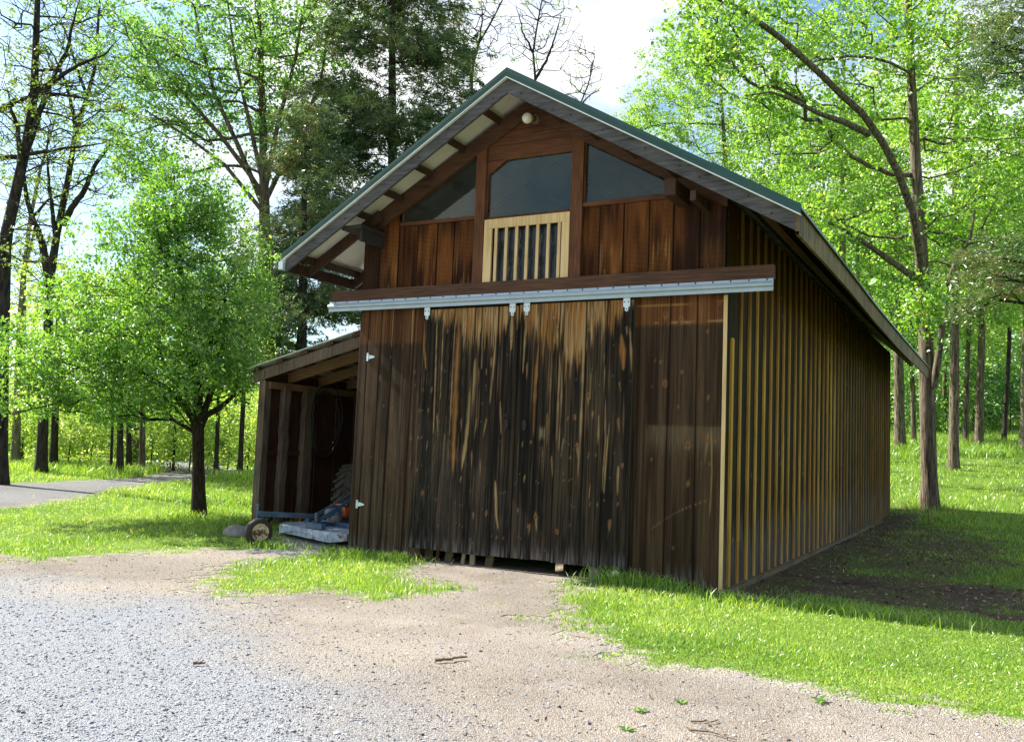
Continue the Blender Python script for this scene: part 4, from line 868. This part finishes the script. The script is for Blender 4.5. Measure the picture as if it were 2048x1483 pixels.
def weed(px, py, n, l, label):
    c = np.array(G(px, py)); c = np.array((c[0], c[1], float(terr(*c)) + .012)); V = []; F = []
    for i in range(n):
        a_ = i * 2.4 + R.rand(); el = .25 + .5 * R.rand(); d = np.array((math.cos(a_), math.sin(a_), el)); d /= np.linalg.norm(d); s_ = np.cross(d, (0, 0, 1)); s_ /= np.linalg.norm(s_); ll = l * (.6 + .6 * R.rand()); k = len(V)
        V += [c, c + d * ll * .5 + s_ * ll * .2, c + d * ll - np.array((0, 0, ll * .22)), c + d * ll * .5 - s_ * ll * .2]; F.append((k, k + 1, k + 2, k + 3))
    return tag(mk('weed', V, [F], M['lf_small'], rnd=R.rand(n)), label, 'weed')
weed(1280, 1420, 14, .06, 'leafy weed in the dirt, between two others near the bottom edge'); weed(1363, 1405, 17, .055, 'broad leafed weed in the dirt, rightmost of three'); weed(1252, 1458, 11, .06, 'weed with a dry stalk near the bottom edge, lowest of three')
weed(1640, 1402, 10, .08, 'pale leaved weed at the lawn edge in the lower right'); weed(618, 1068, 26, .14, 'leafy weed clump beside the mower wheel'); weed(1550, 1205, 22, .12, 'dark weed clump at the shadow edge near the barn corner')

# ------------------------------------------------------------------ trees
def grow(trunk, tr, attr, k=.3, step=.4, r0=.008, wig=.06, up=.35, pw=2.2):
    "branch paths from a trunk polyline out to attractor points; radii follow the pipe model"
    Pn = [np.array(p) for p in trunk]; par = [-1] + list(range(len(trunk) - 1)); plen = [0.]
    for i in range(1, len(Pn)): plen.append(plen[-1] * .3 + .3 * np.linalg.norm(Pn[i] - Pn[i - 1]))
    pdir = [np.array((0, 0, 1.))] * len(Pn); nt_ = len(trunk); paths = []; own = list(range(len(Pn)))
    base = Pn[0]; A_ = np.asarray(attr); o_ = np.argsort(np.min(np.linalg.norm(A_[:, None] - np.array(Pn)[None], axis=2), axis=1)); tips = []
    arr = np.zeros((len(Pn) + len(A_) * 30, 3)); arr[:len(Pn)] = Pn; pl = np.zeros(len(arr)); pl[:len(Pn)] = plen; n = len(Pn)
    minz = base[2] + .12 * (Pn[nt_ - 1][2] - base[2])
    for ai in o_:
        a_ = A_[ai]; dv = a_ - arr[:n]; d = np.linalg.norm(dv, axis=1); cost = d + k * pl[:n] + np.maximum(0, -dv[:, 2]) * .9 + (arr[:n, 2] < minz) * 50
        j = int(np.argmin(cost)); dd = d[j]; m_ = min(28, max(1, int(dd / step)))
        p0 = arr[j]; h = p0 + pdir[j] * dd * up + np.array((0, 0, dd * .12)); ix = [j]
        for q in range(1, m_ + 1):
            t = q / m_; p = (1 - t) ** 2 * p0 + 2 * t * (1 - t) * h + t * t * a_
            if q < m_: p = p + R.randn(3) * wig * min(1, dd / m_)
            arr[n] = p; pl[n] = pl[ix[-1]] + dd / m_; par.append(ix[-1]); dr = p - arr[ix[-1]]; pdir.append(dr / (np.linalg.norm(dr) + 1e-9)); ix.append(n); n += 1
        paths.append(ix); tips.append(ix[-1])
    rad_ = np.zeros(n); acc = np.zeros(n)
    for i in range(n - 1, -1, -1):
        rr_ = max(acc[i], r0 ** pw); rad_[i] = rr_ ** (1 / pw)
        if par[i] >= 0: acc[par[i]] += rr_ if True else 0
    rad_[:nt_] = np.minimum(np.maximum(np.asarray(tr), .6 * rad_[:nt_]), np.asarray(tr) * 1.15)
    return arr[:n], rad_, paths, np.array(tips), par, nt_
def skeleton(arr, rad_, paths, nt_, ntr=12, nbr=5, rmin=0, trunks=()):
    b_ = MB(); V, F = tube(arr[:nt_], rad_[:nt_], ntr); b_.add(V, F)
    for ix in paths:
        if rad_[ix[1]] < rmin: continue
        P = arr[ix]; r_ = rad_[ix].copy(); r_[0] = min(r_[0], r_[1] * 1.25); r_[1:] = np.minimum(r_[1:], r_[0])
        V, F = tube(P, r_, 7 if r_[0] > .06 else nbr); b_.add(V, F)
    for P, r_ in trunks: V, F = tube(np.asarray(P), np.asarray(r_), 9); b_.add(V, F)
    return b_
def pix(l, d0, d1=None):
    n = len(l); d1 = d0 if d1 is None else d1
    return np.array([at(a_, b_, d0 + (d1 - d0) * i / max(1, n - 1)) for i, (a_, b_) in enumerate(l)])
def resample(P, n):
    P = np.asarray(P); s_ = np.concatenate([[0], np.cumsum(np.linalg.norm(np.diff(P, axis=0), axis=1))]); t = np.linspace(0, s_[-1], n)
    return np.stack([np.interp(t, s_, P[:, i]) for i in range(3)], -1)
def blob(px, py, rx, ry, d, rd, n, shell=.35):
    v = R.randn(n, 3); v /= np.linalg.norm(v, axis=1)[:, None]; v *= (R.rand(n) ** shell)[:, None]
    return at(px, py, d) + cr * v[:, :1] * rx * d / FPX + cu * v[:, 1:2] * ry * d / FPX + np.array((-.48, .87, 0)) * v[:, 2:3] * rd
def tree(name, label, trunk, r, blobs, leafm, barkm, nl, ls, spread, cs=None, cn=15, spray=False, cat='tree', group=None, trunks=(), k=.3, r0=.01, wr=.62, wig=.06, flat=.7, nbr=5, rmin=0, up=.35, along=.5, step=.4, ntr=12):
    "trunk: world polyline from the ground; blobs: crown volumes to fill"
    tr = resample(trunk, max(8, int(np.linalg.norm(np.diff(np.asarray(trunk), axis=0), axis=1).sum() / .5))); base = tr[0].copy(); gz = float(terr(base[0], base[1]))
    nn = len(tr); s_ = np.linspace(0, 1, nn); rr_ = np.interp(s_, np.linspace(0, 1, len(r)), r); rr_[0] *= 1.35; rr_[1] *= 1.12
    A_ = np.concatenate(blobs); arr, rad_, paths, tips, par, nt_ = grow(tr, rr_, A_, k=k, r0=r0, wig=wig, up=up, step=step)
    t_ = thing(name, (base[0], base[1], gz), label, cat, group)
    skeleton(arr, rad_, paths, nt_, nbr=nbr, rmin=rmin, trunks=trunks, ntr=ntr).build('trunk', barkm, t_, True)
    if nl:
        nc = max(8, nl // cn); pre = np.full(len(arr), -1); 
        for p in paths: pre[p[1:]] = p[:-1]
        it = tips[R.randint(0, len(tips), int(nc * (1 - along)))]; ix = np.concatenate([p[max(1, len(p) // 3):] for p in paths]); ci = np.concatenate([it, ix[R.randint(0, len(ix), nc - len(it))]])
        Pc = arr[ci]; Dc = arr[ci] - arr[np.maximum(pre[ci], 0)]; Dc /= np.linalg.norm(Dc, axis=1)[:, None] + 1e-9
        cl = R.randn(nc, 3) * spread; cl[:, 2] *= flat; Pc = Pc + cl
        k_ = R.poisson(cn * (.4 + 1.2 * R.rand(nc))); q_ = np.repeat(np.arange(nc), k_); sz_ = (ls * 1.1 if cs is None else cs) * (.6 + .8 * R.rand(nc))
        if spray:
            Dc = Dc * np.array((1, 1, .4)) + np.array((0, 0, -.18)) + R.randn(nc, 3) * .25; Dc /= np.linalg.norm(Dc, axis=1)[:, None]
            P = Pc[q_] + Dc[q_] * ((R.rand(len(q_)) - .3) * 2.2 * sz_[q_])[:, None] + R.randn(len(q_), 3) * sz_[q_][:, None] * .22
            D_ = Dc[q_]
        else:
            P = Pc[q_] + R.randn(len(q_), 3) * sz_[q_][:, None] * np.array((1, 1, .75)); D_ = None
        ok = P[:, 2] > terr(P[:, 0], P[:, 1]) + .05; P = P[ok]; D_ = None if D_ is None else D_[ok]
        V, F = leafquads(P, ls * ((.6 + .65 * R.rand(nc))[q_[ok]]) * (.6 + .7 * R.rand(len(P))), wr, D=D_); cv = fbm(P[:, 0] * 1.2 + P[:, 2] * .7, P[:, 1] * 1.2 - P[:, 2] * .9, 77, 2)
        qo = q_[ok]; rv = np.clip(R.normal(.45, .13, len(P)) + (R.randn(nc) * .17)[qo] + .8 * (cv - .5), 0, 1); mk('crown', V, [F], leafm, t_, rnd=rv)
    return t_
def root(px, py, d):
    p = at(px, py, d); p = np.array((p[0], p[1], float(terr(p[0], p[1])) - .08)); return p
B = blob
# small tree by the lean-to
b0 = root(398, 1040, 17.05); tr = [b0] + list(pix([(397, 950), (396, 880), (398, 830), (392, 760), (372, 640), (360, 520), (352, 420), (348, 345)], 17.05, 17.05))
tree('small_tree', 'small round crowned tree with a dark trunk on the lawn left of the lean-to', tr, [.125, .112, .112, .10, .08, .055, .035, .02, .012],
     [B(400, 560, 140, 190, 17, 1.8, 300), B(300, 600, 170, 190, 16.8, 2., 300), B(190, 690, 140, 130, 16.8, 1.6, 170), B(60, 740, 120, 100, 17, 1.4, 110), B(470, 690, 70, 110, 17, 1.3, 120), B(380, 740, 150, 70, 16.6, 1.6, 110), B(350, 420, 55, 110, 17, .8, 80), B(430, 420, 50, 90, 17.2, .8, 60), B(300, 440, 35, 100, 17.1, .6, 40), B(250, 800, 190, 45, 16.8, 1.4, 90), B(500, 560, 35, 60, 17.2, .8, 30)],
     M['lf_small'], M['bark_small'], 76000, .08, .15, trunks=[(pix([(397, 870), (386, 835), (360, 800), (325, 770), (270, 735)], 17.05, 16.6), [.08, .075, .06, .045, .02]), (pix([(398, 860), (412, 830), (440, 815), (468, 790), (480, 740)], 17.05, 17.3), [.075, .065, .055, .04, .02]), (pix([(398, 850), (420, 790), (445, 700), (450, 600)], 17.05, 17.4), [.07, .06, .04, .02])], k=.25, r0=.006, wr=.5, rmin=.006)
# big tree behind the rear corner of the barn
DB = 27.; b0 = root(1860, 985, DB); tr = [b0] + list(pix([(1857, 900), (1853, 760), (1852, 650), (1846, 560), (1838, 430), (1830, 300), (1822, 150), (1816, 0), (1812, -160)], DB, DB + 1.5))
limb = pix([(1849, 600), (1843, 540), (1835, 485), (1825, 425), (1796, 344), (1764, 283), (1724, 226), (1683, 190), (1643, 150), (1562, 77), (1501, 32), (1440, -2), (1400, -25)], DB, DB - 5)
limb2 = pix([(1738, 268), (1690, 245), (1640, 228), (1582, 198), (1540, 184), (1490, 192)], DB - 2.5, DB - 4)
limb3 = pix([(1866, 775), (1874, 730), (1884, 660), (1890, 605), (1898, 560), (1912, 520), (1940, 480), (1950, 420)], DB, DB - .5)
limb4 = pix([(1850, 575), (1808, 540), (1740, 492), (1680, 455), (1640, 438), (1590, 425)], DB, DB - 2)
ml = 'big shaggy barked tree with a long limb arching over the barn'
tree('maple_tree', ml, tr, [.24, .225, .215, .21, .18, .16, .14, .12, .10, .07],
     [B(1920, 280, 150, 240, DB + 2.2, 1.8, 230), B(1690, 110, 170, 140, DB + .5, 1.8, 130), B(1530, 100, 150, 120, DB - 1.5, 1.6, 110), B(1800, 450, 120, 110, DB + 1.5, 1.5, 60), B(1970, 480, 100, 120, DB + 1, 1.5, 70), B(1840, 610, 60, 50, DB - 1, 1, 40), B(1600, 260, 130, 70, DB - 1, 1.5, 45), B(1850, 30, 200, 90, DB + 1.5, 2, 100), B(1430, 60, 80, 80, DB - 4.5, 1.5, 60), B(1650, 420, 90, 50, DB - 2, 1.5, 40)],
     M['lf_maple'], M['bark'], 40000, .12, .34, trunks=[(limb, np.linspace(.13, .06, 13)), (limb2, np.linspace(.10, .012, 6)), (limb3, np.linspace(.12, .03, 8)), (limb4, np.linspace(.12, .015, 6))], k=.3, r0=.011, wr=.8, rmin=.0)
# trees of the wood on the right: base px, depth, lean top px, radius, crown blobs, label
def wood_tree(px, py, d, top, r, blobs, leafm, barkm, nl, ls, label, group, name='wood_tree', spread=.4, k=.35, mid=None, trunks=()):
    b0 = root(px, py, d); pts = [b0] + list(pix([(px + (top[0] - px) * .3 + (mid or 0), py + (top[1] - py) * .3), (px + (top[0] - px) * .65 + (mid or 0), py + (top[1] - py) * .65), top], d))
    return tree(name, label, pts, [r, r * .85, r * .65, r * .3], blobs, leafm, barkm, int(nl * 1.0), ls * .85, spread, group=group, k=k, r0=.012, nbr=4, wr=.75, rmin=.014, trunks=trunks, ntr=9)
GR = 'trees of the wood behind the barn on the right'
wood_tree(1907, 895, 36, (1915, 40), .2, [B(1920, 300, 130, 250, 36, 4, 110), B(1990, 520, 90, 130, 36, 3, 50)], M['lf_maple'], M['bark'], 16000, .16, 'straight dark trunk standing just right of the big shaggy tree', GR)
wood_tree(1682, 860, 40, (1688, 120), .19, [B(1650, 330, 120, 140, 40, 3.5, 90), B(1600, 420, 100, 80, 40, 3, 50), B(1720, 560, 90, 100, 40, 3, 40)], M['lf_maple'], M['bark_pale'], 15000, .16, 'tall pale trunk rising behind the roof, left of the arching limb', GR)
wood_tree(1728, 860, 42, (1702, 200), .13, [B(1720, 330, 90, 130, 42, 3, 60), B(1760, 450, 80, 90, 42, 3, 40)], M['lf_maple'], M['bark_pale'], 9000, .16, 'slim leaning trunk behind the roof, second right of the tall pale trunk', GR)
wood_tree(1738, 862, 43, (1745, 220), .14, [B(1780, 250, 90, 120, 43, 3, 60)], M['lf_maple'], M['bark_pale'], 9000, .16, 'slim upright trunk behind the roof, third right of the tall pale trunk', GR)
wood_tree(1800, 880, 44, (1790, 300), .26, [B(1790, 560, 70, 100, 44, 3, 50), B(1760, 330, 90, 120, 46, 3, 60)], M['lf_left'], M['bark'], 11000, .17, 'thick grey trunk visible between the barn corner and the big tree', GR)
wood_tree(1828, 885, 46, (1836, 400), .13, [B(1830, 700, 60, 90, 46, 3, 40)], M['lf_left'], M['bark'], 6000, .17, 'thin forked trunk just left of the big shaggy trunk', GR, mid=-6)
wood_tree(1930, 878, 46, (1945, 420), .14, [B(1940, 560, 60, 130, 46, 3, 50)], M['lf_maple'], M['bark'], 8000, .17, 'slender trunk midway between the dark straight trunk and the thick right one', GR)
wood_tree(1957, 875, 44, (1975, 300), .2, [B(1970, 380, 90, 180, 44, 3, 70)], M['lf_maple'], M['bark'], 11000, .17, 'stout grey trunk right of the dark straight trunk, with a stub beside it', GR)
wood_tree(2007, 870, 46, (2022, 350), .12, [B(2010, 480, 80, 150, 46, 3, 60)], M['lf_maple'], M['bark_dark'], 9000, .17, 'thin dark curved trunk near the right edge', GR, mid=6)
wood_tree(2046, 872, 42, (2060, 300), .17, [B(2050, 450, 70, 180, 42, 3, 60)], M['lf_maple'], M['bark_pale'], 9000, .16, 'pale brown trunk at the right edge of the picture', GR)
wood_tree(1893, 880, 52, (1905, 560), .13, [B(1890, 650, 50, 90, 52, 3, 40)], M['lf_left'], M['bark'], 5000, .18, 'leaning thin trunk deep in the wood beside the dark straight trunk', GR, mid=-8)
wood_tree(1780, 880, 58, (1786, 380), .2, [B(1740, 480, 120, 130, 58, 4, 70), B(1640, 420, 120, 100, 58, 4, 50)], M['lf_left'], M['bark'], 13000, .2, 'distant trunk close against the rear corner of the barn', GR)
wood_tree(1480, 800, 46, (1440, 150), .2, [B(1420, 260, 140, 130, 46, 4, 130), B(1340, 190, 90, 110, 46, 3, 70), B(1500, 340, 120, 110, 46, 4, 80), B(1380, 100, 70, 80, 46, 3, 40), B(1270, 240, 45, 60, 46, 2, 25)], M['lf_maple'], M['bark'], 30000, .14, 'light leafed tree showing above the right roof slope', 'trees behind the roof', spread=.33)
wood_tree(1570, 820, 50, (1560, 160), .2, [B(1560, 280, 120, 140, 50, 4, 90), B(1600, 420, 80, 80, 50, 3, 40)], M['lf_maple'], M['bark'], 14000, .17, 'leafy tree above the lower end of the right roof slope', 'trees behind the roof')
# cedar at the right edge, trunk outside the picture
def cedar(label, base, top, r, layers, nl, ls, name='cedar_tree', group=None, spread=.2):
    pts = [base, base * .66 + top * .34, base * .33 + top * .67, top]
    return tree(name, label, pts, [r, r * .8, r * .5, .03], layers, M['lf_cedar'], M['bark_dark'], nl, ls, spread, cs=.2, cn=16, spray=True, group=group, k=.55, r0=.009, wr=.2, flat=.45, nbr=4, rmin=.012, up=.1, along=.62, ntr=9)
b0 = root(2190, 1000, 17); cedar('olive brown cedar boughs reaching in from the right edge', b0, at(2190, -250, 17), .2, [B(2020, 90, 75, 95, 17, 1.2, 150), B(2080, 40, 90, 120, 17, 1.5, 90), B(2000, 530, 70, 45, 17, 1., 70), B(2060, 560, 70, 60, 17, 1., 60), B(1960, 600, 40, 25, 17, .7, 30)], 12000, .13, spread=.28)
# cedars behind the barn, left
def layered(px, d, y0, y1, w0, w1, rows, n):
    L_ = []
    for i in range(rows):
        t = i / (rows - 1.); y_ = y0 + (y1 - y0) * t; w_ = w0 + (w1 - w0) * t ** .8
        for s_ in (-1, 1):
            L_.append(B(px + s_ * w_ * (.45 + .1 * R.randn()), y_ + 30 * R.randn(), w_ * (.5 + .2 * R.rand()), 34 + 14 * R.rand(), d + R.randn() * .8, w_ * d / FPX * .55, max(4, int(n * (.4 + .6 * t))), .5))
    return L_
b0 = root(790, 940, 29); cedar('tall dark cedar rising behind the left roof slope', b0, at(783, -260, 29), .24, layered(785, 29, -230, 560, 80, 225, 19, 34), 150000, .19, spread=.28)
b0 = root(600, 950, 26); cedar('shorter olive cedar between the small tree and the barn', b0, at(612, 215, 26), .2, layered(612, 26, 250, 740, 40, 140, 12, 26), 60000, .17, spread=.25)
# big leafy tree behind the small one: fan of upright limbs
DL = 31; b0 = root(540, 945, DL); tr = [b0] + list(pix([(540, 800), (536, 600), (530, 470), (528, 380), (526, 250), (520, 80), (515, -100)], DL))
fanl = [([(532, 400), (500, 350), (440, 270), (370, 190), (300, 110), (250, 40)], .10), ([(530, 420), (480, 300), (430, 190), (400, 80), (380, -40)], .10), ([(529, 380), (500, 250), (470, 120), (455, 0)], .09), ([(530, 380), (555, 250), (590, 120), (610, 0)], .10), ([(532, 400), (580, 300), (640, 170), (660, 40)], .09), ([(531, 430), (450, 330), (370, 270), (290, 220)], .08)]
tree('leafy_tree', 'large spreading tree of upright limbs behind the small tree', tr, [.3, .28, .26, .23, .16, .12, .08, .04],
     [B(430, 130, 190, 150, DL, 4, 300), B(330, 210, 120, 110, DL, 3, 140), B(260, 60, 90, 110, DL, 3, 90), B(560, 60, 110, 110, DL, 3, 110), B(250, 300, 60, 70, DL - 1, 2, 50), B(640, 60, 60, 80, DL, 2, 50), B(290, 350, 50, 40, DL - 1, 1.5, 30), B(560, 230, 60, 90, DL, 2, 40)],
     M['lf_left'], M['bark'], 30000, .125, .4, trunks=[(pix(p, DL, DL - 1), np.linspace(r_, .025, len(p))) for p, r_ in fanl], k=.35, r0=.011, wr=.7, nbr=4)
# nearly bare trees at far left
GL = 'tall nearly bare trees at the far left'
def bare_tree(label, pts, d, r, limbs, blobs, nl, group=GL, bark='bark_dark', ls=.11, r0=.009, name='bare_tree', k=.28):
    b0 = root(pts[0][0], pts[0][1], d); tr = [b0] + list(pix(pts[1:], d)); return tree(name, label, tr, r, blobs, M['lf_bud'], M[bark], nl, ls, .3, group=group, trunks=[(resample(pix(p, d, d - .5), 24) + np.cumsum(R.randn(24, 3) * .018, 0), np.interp(np.linspace(0, 1, 24), [0, .75, 1], [a_, c_ * .9 + .005, .006])) for p, a_, c_ in limbs], k=k, r0=r0, nbr=4, wig=.1, wr=.6, ntr=10)
bare_tree('thick leaning dark trunk at the left edge with long level limbs', [(2, 950), (4, 700), (10, 480), (28, 401), (52, 293), (68, 189), (75, 0), (80, -150)], 26, [.2, .19, .18, .17, .14, .11, .08, .04],
          [([(60, 190), (100, 165), (150, 135), (195, 125), (235, 85)], .09, .03), ([(20, 410), (45, 350), (30, 250), (10, 170)], .12, .05), ([(52, 300), (90, 190), (125, 120), (150, 50), (170, -10)], .1, .04), ([(4, 315), (60, 306), (120, 300), (200, 292), (222, 280)], .08, .025), ([(0, 225), (30, 205), (60, 183)], .09, .07), ([(62, 183), (100, 190), (150, 200), (180, 208), (225, 220)], .07, .02)],
          [B(90, 40, 130, 120, 26, 3, 300), B(60, 250, 120, 110, 26, 3, 230), B(160, 180, 90, 90, 26, 2, 170), B(40, 480, 60, 90, 26, 2, 80)], 3600)
bare_tree('forked dark trunk splitting into a tall Y above the lawn', [(82, 948), (86, 850), (92, 740), (98, 610), (100, 560), (113, 472), (137, 354), (151, 264), (172, 200), (189, 142), (200, 0), (205, -90)], 33, [.2, .185, .17, .165, .15, .13, .11, .09, .075, .06, .04, .02],
          [([(97, 575), (80, 500), (62, 440), (50, 400), (45, 340), (30, 250)], .17, .05), ([(112, 480), (106, 420), (98, 360), (95, 300), (100, 240)], .09, .03), ([(125, 450), (150, 410), (175, 372), (198, 330), (225, 290), (250, 255)], .13, .06), ([(150, 270), (142, 220), (125, 160), (105, 110), (70, 60)], .08, .03), ([(178, 205), (160, 150), (130, 60), (110, 0)], .07, .02), ([(60, 440), (95, 400), (140, 372), (190, 330)], .06, .02)],
          [B(160, 120, 120, 130, 33, 3, 330), B(100, 330, 120, 120, 33, 3, 240), B(220, 300, 70, 110, 33, 2, 130), B(60, 480, 70, 90, 33, 2, 120)], 4500)
bare_tree('slim grey trunk between the leaning trunk and the Y tree', [(30, 940), (38, 700), (46, 560), (60, 440), (80, 340), (110, 240)], 38, [.18, .16, .14, .1, .07, .03], [([(45, 560), (58, 480), (75, 420)], .08, .04)], [B(60, 330, 90, 150, 38, 2.5, 200), B(30, 560, 70, 100, 38, 2, 110)], 4500, bark='bark_pale')
GB = 'bare trees showing above the ridge'
bare_tree('bare tree with two tall forks above the left roof slope', [(945, 900), (942, 300), (944, 140), (957, 88), (985, 40), (1010, -10)], 42, [.22, .17, .14, .1, .07, .03], [([(943, 170), (930, 80), (912, 20), (900, -20)], .09, .03), ([(944, 130), (962, 70), (960, 0)], .08, .03)], [B(950, 60, 80, 90, 42, 2, 260), B(900, 120, 50, 80, 42, 2, 120)], 500, GB, r0=.011)
bare_tree('bare tree forking right behind the ridge peak', [(1076, 900), (1074, 260), (1070, 150), (1066, 103), (1075, 47), (1088, -20)], 44, [.2, .15, .12, .08, .06, .03], [([(1070, 160), (1095, 122), (1112, 75), (1128, 20)], .08, .03), ([(1066, 105), (1045, 60), (1030, 10)], .06, .02)], [B(1080, 60, 85, 95, 44, 2, 280)], 400, GB, r0=.011)
bare_tree('low bare tree with twigs hanging over the right roof slope', [(1150, 900), (1152, 300), (1160, 210), (1178, 165), (1190, 110)], 46, [.16, .12, .09, .06, .02], [([(1158, 220), (1185, 190), (1206, 175)], .05, .02)], [B(1160, 140, 55, 75, 46, 2, 130)], 200, GB, r0=.011)
# trunks in the wood behind the path, left
GW = 'trees of the wood behind the gravel path'
for px, py, d, tx, r_, mt, nl, lb in [(107, 935, 36, 118, .16, 'bark_dark', 2500, 'medium dark trunk just right of the thick Y tree trunk'), (45, 930, 42, 52, .06, 'bark_dark', 2500, 'thin sapling between the left edge and the thick Y tree trunk'),
                                     (168, 935, 44, 176, .2, 'bark_pale', 3500, 'pale mossy trunk left of the cluster behind the path'), (240, 948, 34, 242, .13, 'bark_dark', 3000, 'dark straight trunk, first of the cluster at the path edge'),
                                     (258, 940, 38, 257, .12, 'bark_dark', 2500, 'dark trunk in the middle of the cluster at the path edge'), (270, 938, 40, 272, .18, 'bark_pale', 3000, 'pale thick trunk of the cluster at the path edge'), (284, 945, 37, 287, .13, 'bark', 2500, 'brown trunk, last of the cluster at the path edge'),
                                     (222, 945, 36, 232, .06, 'bark_dark', 2500, 'thin curved sapling left of the trunk cluster'), (347, 935, 40, 362, .06, 'bark_dark', 3000, 'thin slanting sapling left of the small tree trunk'),
                                     (432, 940, 38, 446, .10, 'bark_dark', 3000, 'slim dark trunk right of the small tree'), (480, 938, 36, 498, .11, 'bark_dark', 3000, 'slim dark trunk nearest the lean-to'), (135, 935, 46, 142, .06, 'bark', 2500, 'thin sapling left of the pale mossy trunk')]:
    wood_tree(px, py, d, (tx, 560), r_, [B(tx, 620, 70, 100, d, 2.5, 30), B(tx + 10, 720, 60, 60, d, 2, 14)], M['lf_under'], M[mt], nl, .17, lb, GW, spread=.45)
# understorey shrubs
def shrub(name, label, px, py, d, w_, h_, n, ls, leafm, group):
    b0 = root(px, py, d); cz = h_ / 2; A_ = b0 + np.array((0, 0, .1 + cz)) + (cr * R.randn(36, 1) * w_ * .42 + np.array((0, 0, 1.)) * np.clip(R.randn(36, 1) * h_ * .27, -cz, cz) + np.array((-.48, .87, 0)) * R.randn(36, 1) * w_ * .3)
    return tree(name, label, [b0, b0 + np.array((.05, 0, h_ * .3)), b0 + np.array((0, .05, h_ * .55))], [.035, .03, .015], [A_], leafm, M['bark_dark'], n, ls, .3, cat='shrub', group=group, k=.4, r0=.006, nbr=3, wr=.6, along=.3, ntr=5, step=.6)
GS = 'light green shrubs and saplings behind the gravel path'
for i, (px, d, w_, h_) in enumerate([(-20, 38, 3, 3.2), (40, 40, 3, 3.5), (85, 45, 3, 4), (135, 39, 2.6, 2.8), (180, 42, 3, 3.6), (215, 46, 3, 4.4), (255, 44, 3, 3.2), (300, 40, 2.8, 2.8), (340, 43, 3, 3.8), (378, 39, 2.6, 2.6), (415, 44, 3, 3.8), (455, 41, 2.8, 3.2), (495, 44, 3, 4), (535, 42, 3, 3.4), (580, 46, 3, 4.5)]):
    shrub('shrub', 'light yellow green shrub in the thicket behind the gravel path', px, 935, d, w_, h_, 3000, .15, M['lf_under'], GS)
GS2 = 'green shrubs under the trees of the right wood'
for i, (px, d, w_, h_) in enumerate([(1790, 52, 3.2, 5), (1830, 54, 3.2, 4.5), (1870, 50, 3, 4.6), (1905, 53, 3.2, 4.6), (1945, 51, 3, 4.8), (1985, 54, 3.2, 4.6), (2020, 51, 3, 5), (2060, 54, 3.2, 5)]):
    shrub('shrub', 'mid green leafy shrub at the far edge of the right lawn', px, 880, d, w_, h_, 3000, .19, M['lf_left'], GS2)
# far wood: one mass of foliage and stems
n = 90000; a_ = np.concatenate([R.rand(n // 2) * 640 - 60, 1560 + R.rand(n // 2) * 560]); d_ = 56 + 26 * R.rand(n); lo = at(0, 0, 1)
hh = R.rand(n); X = np.array([1.]) ; P = CAM + d_[:, None] * (cf + cr * ((a_ - 1024) / FPX)[:, None]); gz = terr(P[:, 0], P[:, 1]); hm = np.where(a_ < 800, 4.2, 13.) + 4 * (fbm(a_ / 45., d_ / 9, 88, 3) - .3); P[:, 2] = gz + np.abs(hm) * hh
keep = fbm(a_ / 22., P[:, 2] * .6 + d_ * .2, 91, 3) > .36; P = P[keep]
V, F = leafquads(P, .3 + .22 * R.rand(len(P)), .7); b_ = mk('far_wood', V, [F], M['lf_under'], rnd=np.clip(R.normal(.4, .22, len(P)), 0, 1)); tag(b_, 'distant pale green wood behind the tree trunks', kind='stuff')
# grassy verge at the wood's edge
n = 16000; px_ = np.concatenate([R.rand(n // 2) * 560 - 20, 1700 + R.rand(n // 2) * 380]); d_ = np.where(px_ < 700, 33 + 8 * R.rand(n), 40 + 9 * R.rand(n)); P = CAM + d_[:, None] * (cf + cr * ((px_ - 1024) / FPX)[:, None]); ok = bare(P[:, 0], P[:, 1])[0] < .4; P = P[ok]
grass('verge_grass', 'rough longer grass along the edge of the wood', P[:, 0], P[:, 1], .2 + .3 * R.rand(len(P)), .03 + 0 * P[:, 0], .7)
print('verts', sum(len(o.data.vertices) for o in bpy.data.objects if o.type == 'MESH'), 'polys', sum(len(o.data.polygons) for o in bpy.data.objects if o.type == 'MESH'))
